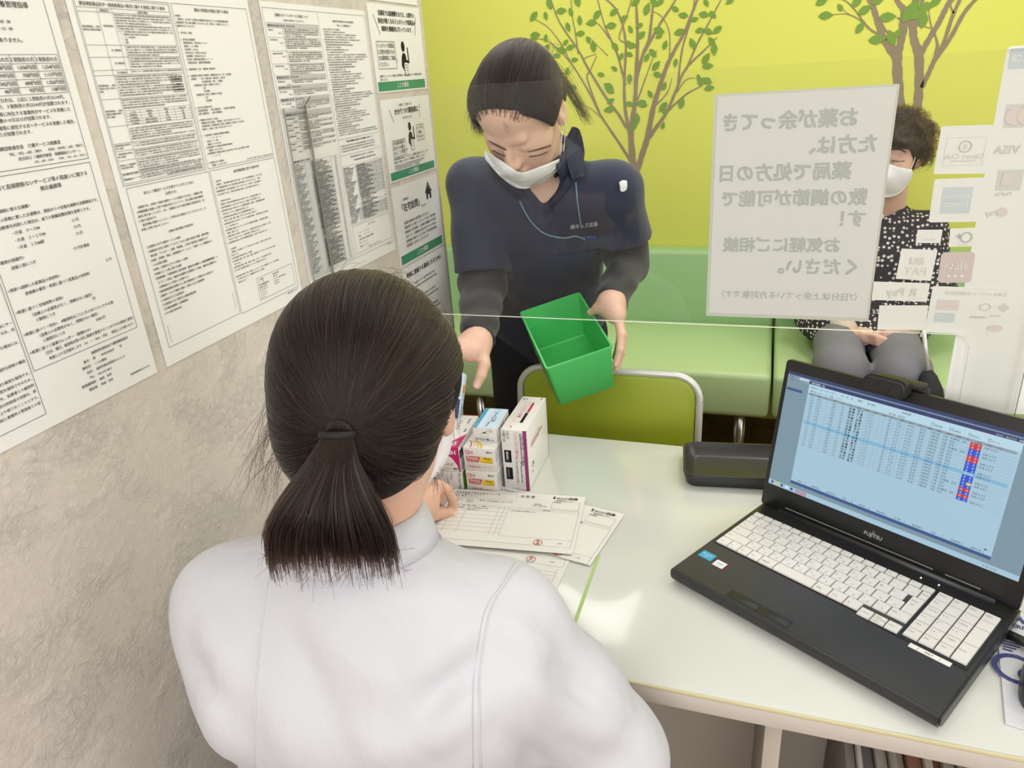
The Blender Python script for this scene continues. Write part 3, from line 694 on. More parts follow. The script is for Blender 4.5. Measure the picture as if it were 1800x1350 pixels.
# ================================================================== clear screen
def acrylic():
    m = bpy.data.materials.new('clear_acrylic'); m.use_nodes = True
    nt = m.node_tree; nt.nodes.clear(); L = nt.links.new
    out = nt.nodes.new('ShaderNodeOutputMaterial'); mx = nt.nodes.new('ShaderNodeMixShader')
    tr = nt.nodes.new('ShaderNodeBsdfTransparent'); tr.inputs[0].default_value = (.975, .98, .975, 1)
    gl = nt.nodes.new('ShaderNodeBsdfGlossy'); gl.inputs['Roughness'].default_value = .02
    ge = nt.nodes.new('ShaderNodeNewGeometry'); dt = nt.nodes.new('ShaderNodeVectorMath'); dt.operation = 'DOT_PRODUCT'
    L(ge.outputs['Normal'], dt.inputs[0]); L(ge.outputs['Incoming'], dt.inputs[1])
    def mth(op, a, b=None, v=None):
        n_ = nt.nodes.new('ShaderNodeMath'); n_.operation = op; L(a, n_.inputs[0])
        if b is not None: n_.inputs[1].default_value = b
        return n_.outputs[0]
    c_ = mth('ABSOLUTE', dt.outputs['Value']); c_ = mth('MULTIPLY', c_, -1.0); c_ = mth('ADD', c_, 1.0); c_ = mth('POWER', c_, 5.0); c_ = mth('MULTIPLY', c_, .9); c_ = mth('ADD', c_, .022)
    L(c_, mx.inputs[0]); L(tr.outputs[0], mx.inputs[1]); L(gl.outputs[0], mx.inputs[2]); L(mx.outputs[0], out.inputs[0])
    return m
ACR = acrylic(); ACR_E = mat('acrylic_edge_lit', srgb(244, 246, 240), .25)  # whitish edge colour stands in for light gathered inside the acrylic
ACR_T = mat('acrylic_top_edge', srgb(150, 152, 140), .3)
PY = 1.03
xl, xr_, zb_, zt_ = WX + .004, .331, 1.043, 1.3845
out = [(xl, CZ), (xl + .055, CZ), (xl + .055, zb_ - .02), (xl + .062, zb_ - .006), (xl + .075, zb_), (.245, zb_), (.257, zb_ - .004), (.263, zb_ - .016), (.266, CZ), (xr_, CZ), (xr_, zt_), (xl + .012, zt_), (xl, zt_ - .012)]
V = [(x - xl, y, z - CZ) for y in (0, .004) for x, z in out]; n = len(out)
Fc = [tuple(range(n)), tuple(range(n, 2 * n))[::-1]]
fm = [0, 0]
for i in range(n):
    j = (i + 1) % n
    Fc.append((j, i, n + i, n + j)); fm.append(2 if i in (9, 10, 11, 12) else 1)
pan = empty('clear_screen', (xl, PY, CZ))
mesh_obj('pane', V, Fc, None, pan, mats=[ACR, ACR_E, ACR_T], fmat=fm)
bm = bmesh.new(); add_box(bm, (.0005, -.058, 0), (.004, -.0005, .652), .0)
mesh = bm_obj('side_foot', bm, ACR, pan); mesh.data.materials.append(ACR_T)
for p_ in mesh.data.polygons:
    if abs(p_.normal.x) < .5: p_.material_index = 1
tag(pan, 'clear acrylic screen with a low opening, standing across the white counter', 'screen')

# sheets fixed to the customers' side of the screen: seen from the back
def thin_paper(name, c): return mat(name, c, .6)
BACKP = thin_paper('paper_back', srgb(238, 238, 232))
FILM = mat('laminate_film', srgb(206, 208, 196), .3, coat=.4)
SHOW = {'show': thin_paper('showthrough_grey', srgb(182, 188, 182)), 'faint': thin_paper('showthrough_faint', srgb(214, 214, 209)), 'pink': thin_paper('showthrough_pink', srgb(226, 212, 210)),
        'blue': thin_paper('showthrough_blue', srgb(206, 215, 218)), 'white': thin_paper('showthrough_white', srgb(222, 222, 218)), 'orange': thin_paper('showthrough_orange', srgb(228, 214, 204))}
def glass_mw(u, v, y=PY + .0065, lean=None):
    o_ = at(u, v, y); xa = Vector((1, 0, 0))
    if lean is not None: xa = Vector((math.cos(lean), 0, math.sin(lean)))
    return frame(o_, xa, Vector((0, 0, 1)))
def glass_sheet(name, label, cat, q, page_fn=None, m=BACKP, rad=2.0, group=None, y=PY + .0065):
    """q = image corners TL, TR, BL on the screen"""
    a, b_, c = (at(*s, y) for s in q)
    w = np.linalg.norm(b_ - a) * 1000; h = np.linalg.norm(c - a) * 1000
    p = Page(w, h, mirror=True)
    if page_fn: page_fn(p, w, h)
    ang = math.atan2(b_[2] - a[2], b_[0] - a[0])
    return sheet(name, label, cat, frame(a, (math.cos(ang), 0, math.sin(ang)), (0, 0, 1)), w, h, p, m, .0005, group, SHOW, rad)
def sign(p, w, h):
    p.rect(3, 3, w - 4, h - 5, 'white', 0, 'paper')
    for s, x, y, e in (('お薬が余ってき', 40, 44, 23.5), ('た方は、', 15, 76, 23.5), ('薬局で処方の日', 40, 108, 23.5), ('数の調節が可能で', 18, 141, 22.5), ('す！', 17, 169, 23.5), ('お気軽にご相談', 44, 203, 21.5), ('ください。', 20, 233, 23.5)):
        p.text(s, x + 3, y, e, 'show', bold=.06)
    p.text('（7日分以上余っている方対象です）', 18, 270, 11.6, 'show', bold=.02, fit=186)
SHOW['paper'] = BACKP
s_ = glass_sheet('paper_sign', 'white laminated sign with large grey mirrored lettering taped to the clear screen', 'sign', [(1256, 166), (1582, 147), (1238, 555)], sign, FILM, 2.5)
SHOW['white'] = BACKP
def big(p, w, h):
    # logos in reading order from the other side; the picture shows the left part, mirrored
    X = lambda d: w - d                      # d = distance from the left edge in the picture
    def logo_box(d0, y0, d1, y1, col): p.rect(X(d1), y0, X(d0), y1, col, 0)
    logo_box(4, 2, 28, 24, 'blue'); p.text('JCB', X(6), 16, 9, 'white', al='r', bold=.03)
    logo_box(10, 62, 40, 88, 'faint'); p.circle(X(20), 75, 10, 'pink', 2); p.circle(X(32), 75, 10, 'orange', 3)
    p.text('VISA', X(5), 117, 13.5, 'faint', al='r', bold=.035)
    p.rect(X(40), 136, X(14), 160, 'faint', 0); p.poly([(X(34), 140), (X(20), 140), (X(18), 154), (X(32), 154)], 'pink', 2); p.text('PayPay', X(14), 166, 6.5, 'faint', al='r', bold=.02)
    p.text('Pay', X(8), 190, 10, 'faint', al='r', bold=.02); p.poly([(X(26), 180), (X(31), 183), (X(31), 189), (X(26), 192), (X(21), 189), (X(21), 183)], 'pink', 2)
glass_sheet('logo_sheet', 'tall white sheet of mirrored payment marks covering the screen at the right edge', 'sheet', [(1771, 82), (1960, 68), (1672, 720)], big, BACKP, 5, y=PY + .0072)
def mk(fn): return fn
def s_diners(p, w, h):
    p.box(w * .14, h * .24, w * .86, h * .82, .4, 'faint'); p.ring(w * .5, h * .43, w * .11, 1.0, 'show'); p.rect(w * .47, h * .38, w * .49, h * .5, 'faint'); p.rect(w * .51, h * .38, w * .53, h * .5, 'faint')
    p.text('Diners Club', w / 2, h * .68, 8.4, 'faint', al='c', bold=.01); p.text('INTERNATIONAL', w / 2, h * .75, 3.6, 'faint', al='c')
def s_amex(p, w, h):
    p.rect(w * .22, h * .2, w * .8, h * .8, 'blue', 0); p.text('AMERICAN', w * .51, h * .46, 7, 'white', al='c', bold=.03, fit=w * .54); p.text('EXPRESS', w * .51, h * .64, 7, 'white', al='c', bold=.03, fit=w * .54)
def s_small(p, w, h): p.text('nanaco', w / 2, h * .8, 5, 'faint', al='c')
def s_qp(p, w, h): p.ring(w * .42, h * .5, h * .26, 1.6, 'show'); p.text('+', w * .68, h * .62, 13, 'show', al='c', bold=.04); p.text('QUICPay', w / 2, h * .93, 3.2, 'faint', al='c')
def s_au(p, w, h): p.text('au', w * .5, h * .48, 19, 'pink', al='c', bold=.03); p.text('PAY', w * .5, h * .84, 15, 'pink', al='c', bold=.01)
def s_d(p, w, h):
    p.text('d払い', w * .5, h * .55, 11, 'white', al='c', bold=.02)
    for k in range(3): p.circle(w * (.3 + .2 * k), h * .78, 1.8, 'white')
def s_r(p, w, h): p.text('R Pay', w * .48, h * .74, 16, 'faint', al='c', bold=.02); p.line(w * .1, h * .85, w * .3, h * .85, .5, 'pink')
def s_ic(p, w, h):
    p.text('交通系 IC カード 全国相互利用', w * .5, h * .16, 5.2, 'faint', al='c', fit=w * .7)
    p.rect(w * .66, h * .28, w * .92, h * .5, 'pink', 0); p.text('waon', w * .22, h * .6, 6, 'faint', al='c'); p.ring(w * .36, h * .4, 6, 1.4, 'faint', ry=4.5)
    p.text('manaca', w * .42, h * .64, 6, 'show', al='c'); p.rect(w * .68, h * .56, w * .92, h * .76, 'blue', 0); p.circle(w * .2, h * .84, 9, 'pink', ry=4.6)
    p.poly([(w * .08, h * .4), (w * .15, h * .3), (w * .22, h * .4), (w * .15, h * .5)], 'faint')
G_ = 'payment stickers on the clear screen'
PINKB = mat('sticker_pink', srgb(214, 198, 194), .5)
for lab, q, fn, m, rad in (
        ('white square sticker with a mirrored round emblem, topmost on the clear screen', [(1655, 222), (1753, 219), (1644, 306)], s_diners, BACKP, 2),
        ('white square sticker with a pale blue square, second from top on the clear screen', [(1643, 315), (1734, 312), (1627, 391)], s_amex, BACKP, 3),
        ('small blank white sticker over the polka dot shoulder', [(1613, 404), (1657, 404), (1608, 427)], s_small, BACKP, .4),
        ('white sticker with a mirrored grey ring and plus sign', [(1671, 402), (1722, 400), (1663, 434)], s_qp, BACKP, 1),
        ('white sticker with mirrored pale pink two line lettering', [(1585, 437), (1648, 440), (1573, 490)], s_au, BACKP, .4),
        ('pinkish rounded sticker with three white dots', [(1655, 444), (1715, 443), (1643, 497)], s_d, PINKB, 5),
        ('wide white sticker with mirrored grey lettering over the beige knit cuff', [(1535, 495), (1635, 498), (1531, 527)], s_r, BACKP, 1.5),
        ('blank white sticker above the clasped hands', [(1546, 537), (1632, 537), (1540, 579)], None, BACKP, .4),
        ('wide white sticker with rows of faint mirrored marks, lowest on the clear screen', [(1640, 503), (1796, 508), (1628, 584)], s_ic, BACKP, 2)):
    glass_sheet('payment_sticker', lab, 'sticker', q, fn, m, rad, G_)

# ================================================================== papers on the counter
def paper_mw(TL, TR, z): return frame((TL[0], TL[1], z), (TR[0] - TL[0], TR[1] - TL[1], 0), (-(TR[1] - TL[1]), TR[0] - TL[0], 0))
INKS['red'] = mat('ink_red', srgb(200, 70, 60), .5)
INKS['fgrey'] = mat('ink_fine_grey', srgb(140, 140, 142), .5)
def receipt(p, full=True):
    p.box(6, 6, 118, 26, .3, 'grey')
    p.text('福 岡 薬 剤 師 会 薬 局 香 椎 台 ５ の １ 号', 8, 12, 4.2, fit=80); p.text('こ じ か 薬 局 ウ イ ン キ ー', 8, 17, 4.2, fit=60); p.text('御 中  番 号 （ ３ ４ ）', 8, 22, 4.2, fit=50)
    p.text('受 取 書', 124, 14, 7.2, fit=28); p.text('S', 181, 13, 9.5, bold=.05); p.text('株式会社', 187, 13, 5.6); p.text('翔薬', 208, 13.5, 7.8, bold=.02); p.text('福岡配送センター', 187, 19, 3.8)
    p.box(182, 21, 228, 44, .35, 'grey'); p.text('配送連絡', 184, 25, 3.2)
    for i, s in enumerate(('お客様コード', '売上区分', '発行日　24/07/12', '伝票No  441201', '432-002', '福岡支店')): p.text(s, 8 + i * 24 + (24 if i > 4 else 0), 34 if i % 2 else 33, 3.2)
    p.text('担当：佐藤 友彦', 150, 39, 3.2); p.text('0012-347', 8, 40, 3.2); p.text('お買上げ', 34, 40, 3.2)
    p.box(4, 47, 230, 146, .35, 'grey')
    for yy in (52, 63.5, 75, 86.5, 98, 109.5, 121): p.line(4, yy, 112 if yy > 52 else 230, yy, .3, 'grey')
    for x_ in (16, 40, 95, 104, 112): p.line(x_, 47, x_, 128, .3, 'grey')
    p.text('区分　　品名・規格・容量　　　　数量', 18, 51, 3, fit=86); p.text('備 考 欄', 170, 51, 3.4)
    p.text('医療用医薬品', 18, 58, 3.1); p.text('メトアナ配合錠HD 100錠', 42, 57, 3.2); p.text('100T PTP', 42, 60.5, 3); p.text('4987-123-456-27', 42, 63, 3); p.text('1', 108, 58, 3.2)
    p.text('上記の商品正に受領致しました。', 116, 58, 3.2)
    p.line(112, 128, 230, 128, .3, 'grey'); p.text('(一社控)', 206, 138, 2.6)
    p.ring(178, 138, 7, .7, 'red'); p.ring(178, 138, 6.0, .3, 'red'); p.text('魚', 178, 137.2, 5.6, 'red', al='c', bold=.02); p.text('緒', 178, 143, 5.6, 'red', al='c', bold=.02)
TLr, TRr = tb(762, 862), tb(1030, 879)
p = Page(235, 152); receipt(p)
sheet('delivery_receipt', 'grey white delivery receipt held by fingers, on top, with round red seal', 'receipt', paper_mw(TRr + (TLr - TRr) / np.linalg.norm(TLr - TRr) * .235, TRr, CZ + .0062), 235, 160, p, SHEET, .0004)
TR2 = tb(1098, 906); dr = np.array([.985, -.17, 0])
p = Page(235, 150); receipt(p)
sheet('delivery_receipt', 'delivery receipt under the others, sticking out to the right', 'receipt', paper_mw(TR2 - dr * .235, TR2, CZ + .0028), 235, 146, p, SHEET, .0006)
p = Page(235, 300); receipt(p)
for i in range(12): p.line(8, 160 + i * 8, 224, 160 + i * 8, .35, 'grey')
p.line(224, 150, 224, 256, .35, 'grey'); p.text('117', 214, 254, 5)
TR3 = tb(1036, 905); d3 = np.array([.995, -.02, 0])
sheet('delivery_receipt', 'long lined sheet lowest under the delivery receipts, near the white sleeve', 'receipt', paper_mw(TR3 - d3 * .235, TR3, CZ + .0012), 235, 262, p, SHEET, .0006)

# ================================================================== medicine boxes
CARD = mat('box_card', srgb(232, 230, 228), .42, coat=.1); CARDB = mat('box_card_blue', srgb(206, 226, 240), .4, coat=.1)
INKS.update({'magenta': mat('box_magenta', srgb(196, 28, 106), .4), 'purple': mat('box_purple', srgb(146, 46, 116), .4), 'rose': mat('box_rose', srgb(206, 104, 108), .4), 'yellow': mat('box_yellow', srgb(232, 196, 48), .4),
             'lyellow': mat('box_pale_yellow', srgb(232, 214, 92), .4), 'cyan': mat('box_cyan', srgb(56, 160, 204), .4), 'navy': mat('box_navy', srgb(44, 52, 112), .4), 'orange': mat('box_orange', srgb(238, 140, 52), .4),
             'crimson': mat('box_crimson', srgb(176, 50, 54), .4), 'lime': mat('box_lime', srgb(120, 178, 52), .4), 'dgreen': mat('box_dark_green', srgb(60, 132, 98), .4), 'peach': mat('box_peach', srgb(240, 206, 190), .4), 'pblue': mat('box_pale_blue', srgb(204, 228, 244), .4)})
def med_box(label, origin, yaw, w, d, h, front=None, top=None, right=None, m=None, mw=None):
    r_ = box('medicine_box', (0, 0, 0), (w, d, h), m or CARD, None, .0008)
    r_.matrix_world = mw if mw is not None else Matrix.Translation(Vector(origin)) @ Matrix.Rotation(yaw, 4, 'Z')
    bpy.context.view_layer.update()
    for nm, fn, W_, H_, fr in (('front_print', front, w, h, frame((0, 0, h), (1, 0, 0), (0, 0, 1))), ('top_print', top, w, d, frame((0, d, h), (1, 0, 0), (0, 1, 0))), ('side_print', right, d, h, frame((w, 0, h), (0, 1, 0), (0, 0, 1)))):
        if not fn: continue
        p = Page(W_ * 1000, H_ * 1000); fn(p, W_ * 1000, H_ * 1000)
        e = len(p.g)
        for (col, layer, name), (vs, fs, n) in p.g.items():
            V = np.concatenate(vs) / 1000; V3 = np.column_stack([V[:, 0], -V[:, 1], V[:, 2] + .00012 * (1 + layer)])
            A = np.array(fr); V3 = V3 @ A[:3, :3].T + A[:3, 3]
            mesh_obj(nm, V3, fs, INKS[col], r_)
    return tag(r_, label, 'medicine box')
D = math.radians
U = math.pi                                        # print upside down: the box faces the person opposite
def hd_front(p, w, h):
    p.text('HD', w * .17, h * .13, 10.5, 'rose', al='c', rot=U, bold=.02)
    p.text('100錠', w * .82, h * .12, 5.2, 'ink', al='c', rot=U, bold=.01)
    p.poly([(w * .08, h * .37), (w * .54, h * .37), (w * .47, h * .64), (w * .08, h * .64)], 'rose', 0); p.poly([(w * .57, h * .37), (w * .92, h * .37), (w * .92, h * .64), (w * .5, h * .64)], 'yellow', 0)
    p.text('500mg', w * .28, h * .42, 7.2, 'white', al='c', rot=U); p.text('50mg', w * .75, h * .42, 5.4, 'ink', al='c', rot=U); p.text('メトホルミン塩酸塩', w * .28, h * .58, 2.6, 'white', al='c', rot=U); p.text('ビルダグリプチン', w * .74, h * .58, 2.4, al='c', rot=U)
    p.box(w * .08, h * .72, w * .94, h * .95, .3, 'rose'); p.text('エクメット配合錠HD', w * .5, h * .79, 5.4, 'crimson', al='c', rot=U, bold=.012, fit=w * .74)
def hd_top(p, w, h):
    for k, (c, a) in enumerate((('rose', 12), ('peach', 15), ('lyellow', 21), ('yellow', 25))):
        p.poly([(2 + a * .9 * math.cos(t) * .9 + k * 3, h - 1 - (26 - a * .2) * math.sin(t)) for t in np.linspace(0, 1.5, 9)] + [(2 + (a + 3.2) * .9 * math.cos(t) * .9 + k * 3.3, h - 1 - (28 - a * .2) * math.sin(t)) for t in np.linspace(1.5, 0, 9)], c, k)
def hd_side(p, w, h):
    for i in range(7): p.text(kana(9, i), 4 + i * 6, 5, 2.6, rot=math.pi / 2)
Z1 = CZ + .0006
med_box('white medicine box with pink 500 mark, lowest of the pair beside the tall box', (-.4712, 1.0115, Z1), D(1.6), .0572, .085, .0424, hd_front, hd_top, hd_side)
med_box('white medicine box with pink 500 mark and yellow arcs, upper of the pair', (-.4722, 1.0128, Z1 + .0428), D(2.6), .0575, .085, .0446, hd_front, hd_top, hd_side)
def blue_top(p, w, h):
    p.rect(0, 0, w * .17, h, 'cyan', 0); p.rect(w * .18, 0, w, h, 'pblue', 0)
    p.text('テベルザ', w * .52, h * .2, 9.5, 'navy', rot=math.pi / 2 , bold=.03, fit=42); p.text('錠2.5mg', w * .50, h * .70, 5.0, 'navy', rot=math.pi / 2, bold=.02)
    p.text('錠2.5mg 14錠', w * .7, h * .45, 3.0, 'ink', rot=math.pi / 2); p.ring(w * .58, h * .12, 5.2, 1.0, 'cyan'); p.text('2mg', w * .06, h * .8, 4.4, 'white', rot=math.pi / 2); p.line(w * .42, h * .2, w * .42, h * .9, .3, 'cyan')
def blue_front(p, w, h):
    p.text('2.5mg', w * .72, h * .16, 3.2, 'ink', al='c'); p.text('14錠（14錠×1）', w * .68, h * .28, 2.4, 'ink', al='c'); p.poly([(w * .36, h * .38), (w * .48, h * .28), (w * .6, h * .38)], 'ink', 0); p.box(w * .32, h * .38, w * .64, h * .6, .25, 'grey')
    p.text('テベルザ', w * .08, h * .92, 6.2, 'navy', bold=.04); p.text('錠2.5mg', w * .6, h * .9, 3.4, 'navy', bold=.03); p.line(w * .05, h * .72, w * .95, h * .72, .25, 'cyan')
def blue_side(p, w, h): p.text('テベルザ', 12, h * .45, 8.6, 'navy', bold=.03); p.text('錠2.5mg', 55, h * .45, 5, 'navy'); p.rect(2, h * .86, w - 2, h * .96, 'pblue', 0)
med_box('white and sky blue medicine box on top of the pair with pink marks', (-.4605, 1.0365, Z1 + .088), D(3.2), .0432, .078, .0272, blue_front, blue_top, blue_side)
def big_front(p, w, h):
    p.rect(w * .87, 0, w, h, 'purple', 0)
    p.text('CR10', w * .22, 3, 6.4, 'dgreen', rot=math.pi / 2, bold=.03); p.text('10錠×50', w * .07, 3, 6.2, 'ink', rot=math.pi / 2)
    p.rect(w * .08, 40, w * .36, 64, 'ink', 0); p.rect(w * .1, 74, w * .37, 98, 'ink', 0); p.text('開封前に', w * .16, 43, 4.4, 'white', rot=math.pi / 2, layer=2, bold=.03); p.text('室温保存', w * .16, 77, 4.4, 'grey', rot=math.pi / 2, layer=2, bold=.03)
    p.box(w * .52, 4, w * .68, 58, .35, 'rose'); p.text('ニフェジピンCR錠10mg', w * .555, 6, 5.4, 'rose', rot=math.pi / 2, fit=50, bold=.02)
    for i in range(2):
        p.text(kana(22, i + 30), w * (.74 + .07 * i), 5, 2.9, 'ink', rot=math.pi / 2, bold=.02); p.text(kana(13, i + 35), w * (.54 + .16 * i), 62, 3.2, 'ink', rot=math.pi / 2)
    p.box(w * .5, 60, w * .82, 108, .3, 'ink')
def big_top(p, w, h):
    p.text('CR', w * .3, 8, 9, 'dgreen', rot=U, bold=.02); p.text('販売', w * .82, 4, 4, 'ink', rot=math.pi / 2)
    p.box(w * .3, 24, w * .5, 108, .4, 'rose'); p.text('ニフェジピンCR錠', w * .34, 28, 7.4, 'rose', rot=math.pi / 2, fit=76, bold=.02)
    p.rect(w * .58, 26, w * .68, 66, 'crimson', 0); p.rect(w * .56, 68, w * .68, 108, 'ink', 0)
    for xx_ in (.12, .24): p.line(w * xx_, 22, w * xx_, 128, .2, 'grey')
    p.line(w * .05, 22, w * .95, 22, .2, 'grey'); p.text('S', w * .3, 128, 8, 'ink')
def big_side(p, w, h):
    p.rect(w - 3, 0, w, h, 'purple', 0); p.rect(0, 0, 2, h, 'purple', 0)
    p.text('ニフェジピンCR', 24, 36, 8, 'rose', rot=-.0, fit=78); p.rect(24, 38, 100, 41, 'crimson', 0); p.rect(24, 43, 78, 45, 'grey', 0)
    p.text('CR', 22, 84, 13, 'dgreen', bold=.02); p.text('10mg', 20, 94, 6, 'dgreen')
med_box('tall white medicine box with purple edges, rightmost of the boxes', (-.4076, 1.0335, Z1), D(1.4), .0452, .1372, .1182, big_front, big_top, big_side)
def pink_top(p, w, h):
    p.poly([(w * .35, h), (w, h), (w * 1.0, h * .58)], 'magenta', 0); p.rect(0, 0, w, 2, 'crimson', 0)
    p.text('HD', w * .70, h * .83, 11, 'white', rot=math.pi * .5, layer=2, bold=.05)
    p.text('メトアナ', w * .42, h * .18, 9.5, 'crimson', rot=math.pi / 2, bold=.02); p.text('配合錠HD', w * .75, h * .12, 4.6, 'ink', rot=math.pi / 2); p.text('100錠', w * .82, h * .44, 5, 'ink', rot=math.pi / 2)
def pink_front(p, w, h):
    p.poly([(w * .3, 0), (w, 0), (w, h), (w * .96, h), (w * .9, h * .72), (w * .72, h * .42), (w * .48, h * .28), (w * .2, h * .22)], 'magenta', 0)
    p.text('HD', w * .72, h * .12, 11.5, 'white', al='c', rot=U, layer=2, bold=.05)
    p.text('メトアナ', w * .48, h * .64, 7.5, 'crimson', al='c', rot=U, bold=.03); p.text('100錠', w * .84, h * .84, 4.6, 'ink', al='c', rot=U, bold=.02); p.text('メトホルミン塩酸塩500mg', w * .34, h * .84, 3.0, 'ink', al='c', rot=U); p.text('アナグリプチン100mg', w * .32, h * .93, 2.6, 'ink', al='c', rot=U)
def pink_side(p, w, h): p.rect(3, h * .18, 22, h * .48, 'ink', 0); p.text('HD', 6, h * .4, 7, 'white', layer=2); p.text('メトアナ配合錠', 30, h * .5, 7, 'crimson')
med_box('white medicine box with magenta corner, lying on the lime edged box', (-.5300, 1.0055, Z1 + .0380), D(5.0), .0506, .128, .0485, pink_front, pink_top, pink_side)
def zen_front(p, w, h):
    p.line(w * .3, 0, w * .3, h, .3, 'ink'); p.text('ゼンフォナ12mg', w * .84, 2, 6.2, 'ink', rot=math.pi / 2, bold=.03, fit=h - 4); p.text('12mg', w * .56, 3, 6.4, 'dgreen', rot=math.pi / 2); p.text('ナフトピジル錠', w * .42, 3, 4.0, 'ink', rot=math.pi / 2)
    p.text('ゼンフォナ', w * .08, 3, 5.2, 'ink', rot=math.pi / 2, bold=.03); p.text('製造販売', w * .22, 4, 2.4, 'ink', rot=math.pi / 2)
def zen_side(p, w, h): p.rect(0, 0, w, h, 'lime', 0); p.text('12mg', 8, h * .6, 7, 'white', layer=2)
med_box('white medicine box with lime green side under the magenta cornered box', (-.5296, 1.0075, Z1), D(3.2), .0526, .088, .0372, zen_front, None, zen_side)
med_box('white medicine box beside the lime sided one, half behind the dark hair', (-.5870, 1.0045, Z1), D(3.2), .0526, .088, .0372, zen_front, None, zen_side)
# the box in the standing person's hand
Ttop = np.array([-.512, 1.160, .882]); Tbot = np.array([-.520, 1.100, .795])
yv = Vector(Ttop - Tbot); Lh = yv.length
fr_ = frame(Tbot, Vector((1, .05, -.02)), yv)        # local x right, y up the long side, z towards the seated person
MW_HELD = fr_ @ Matrix.Translation((-.056, 0, -.018))
def held_top(p, w, h):
    p.rect(.5, .5, w - .5, h - .5, 'pblue', 0); p.ring(w * .55, h * .14, 9, .5, 'ink', ry=6); p.poly([(w * .62, h * .22), (w * .9, h * .22), (w * .82, h * .34)], 'orange', 1); p.poly([(w * .72, h * .42), (w * .98, h * .48), (w * .98, h * .8), (w * .9, h * .84)], 'navy', 1)
    p.line(w * .5, h * .36, w * .98, h * .36, .3, 'grey'); p.text('チラーヂン錠', w * .9, h * .18, 4.4, 'ink', rot=math.pi / 2); p.text('テラムロ配合錠', w * .52, h * .42, 6.0, 'ink', rot=math.pi / 2, bold=.03); p.text('AP「サワイ」', w * .66, h * .42, 4.0, 'ink', rot=math.pi / 2)
    for k in range(5): p.circle(w * (.58 + .08 * (k % 2)), h * (.84 + .03 * k), 1.8, 'lgrey', 2)
def held_side(p, w, h): p.text('テラムロ配合錠AP「サワイ」', 8, h * .62, 5.2, 'navy', bold=.02, fit=w - 30); p.rect(w * .66, h * .2, w * .8, h * .8, 'orange', 0)
med_box('pale blue medicine box tilted upright in the hand of the standing person', None, 0, .056, Lh, .018, None, held_top, held_side, CARDB, MW_HELD)

# ================================================================== black tray
TRAY = mat('tray_black', srgb(40, 40, 40), .34, bump=(220, .15, .0006))
def tray():
    bm = bmesh.new()
    A, B_, C_ = Vector((-.106, 1.103, CZ)), Vector((.10, 1.127, CZ)), Vector((-.102, 1.228, CZ))
    ex = (B_ - A).normalized(); ey = Vector((-ex.y, ex.x, 0)); w, d = .245, .125
    rings = []
    for (ins, z, rr) in ((.006, 0, .018), (0, .022, .022), (.001, .0245, .021), (.004, .0245, .019), (.006, .022, .018), (.016, .006, .014), (.022, .004, .010)):
        rings.append([bm.verts.new((x, y, z)) for x, y in rrect(w - 2 * ins, d - 2 * ins, rr, 5)])
    for a, b_ in zip(rings, rings[1:]):
        for i in range(len(a)): bm.faces.new((a[i], a[(i + 1) % len(a)], b_[(i + 1) % len(a)], b_[i]))
    bm.faces.new(rings[0][::-1]); bm.faces.new(rings[-1])
    o_ = bm_obj('coin_tray', bm, TRAY, auto=True)
    c = A + ex * w / 2 + ey * d / 2; o_.matrix_world = frame((c.x, c.y, CZ + .0005), ex, ey)
    return tag(o_, 'black rectangular tray on the counter behind the laptop', 'tray')
tray()

# ================================================================== laptop
LX = np.array([-.0961, .8447, CZ + .024]); LYAW = -.5401; LW, LD, LL, LOP = .3559, .2271, .2363, 1.7495
BLK = mat('laptop_black', srgb(36, 36, 38), .38, bump=(420, .1, .0003)); BLK2 = mat('laptop_bezel', srgb(22, 22, 23), .3); KEY = mat('key_white', srgb(226, 224, 220), .42)
KEYBED = mat('key_bed', srgb(60, 60, 60), .6); BTN = mat('laptop_button', srgb(28, 28, 29), .35)
lapm = Matrix.Translation(Vector((LX[0], LX[1], CZ + .0006))) @ Matrix.Rotation(LYAW, 4, 'Z')
lap = empty('laptop', mw=lapm)
bm = bmesh.new()
prof = [(.0, .012), (.006, .004), (.016, .0025), (.235, .0025), (.243, .006), (.243, .022), (.238, .024), (.004, .024), (.0, .021)]
L0 = [bm.verts.new((.0, y, z)) for y, z in prof]; R0 = [bm.verts.new((LW, y, z)) for y, z in prof]
for i in range(len(prof)):
    j = (i + 1) % len(prof); bm.faces.new((L0[i], L0[j], R0[j], R0[i]))
bm.faces.new(L0[::-1]); bm.faces.new(R0); bmesh.ops.recalc_face_normals(bm, faces=bm.faces)
bmesh.ops.bevel(bm, geom=[e for e in bm.edges if e.verts[0].co.x == e.verts[1].co.x], offset=.0025, segments=2, affect='EDGES')
bm_obj('base', bm, BLK, lap, auto=True)
bm = bmesh.new()
for fx in (.03, LW - .03):
    for fy in (.03, .21): add_box(bm, (fx - .008, fy - .006, 0), (fx + .008, fy + .006, .004))
bm_obj('feet', bm, BTN, lap)
zt = .024
prism('palm_rest', [(.004, .004), (LW - .004, .004), (LW - .004, .086), (.250, .086), (.243, .0885), (.222, .0895), (.216, .0925), (.004, .0925)], zt, zt + .0005, mat('palm_rest_black', srgb(44, 44, 45), .42, bump=(700, .25, .0003, (1, 6, 1))), lap)
prism('keyboard_deck', [(.006, .0935), (.217, .0935), (.223, .0905), (.244, .0895), (.251, .0872), (.349, .0872), (.349, .2035), (.006, .2035)], zt, zt + .0007, BTN, lap)
kb = prism('keyboard', [(.0085, .0945), (.220, .0945), (.226, .0885), (.272, .0885), (.272, .2015), (.0085, .2015)], zt + .0007, zt + .0012, KEYBED, lap)
prism('keyboard_plate', [(.2745, .092), (.3468, .092), (.3468, .2015), (.2745, .2015)], zt + .0007, zt + .0011, KEYBED, lap)
KZ = zt + .0012
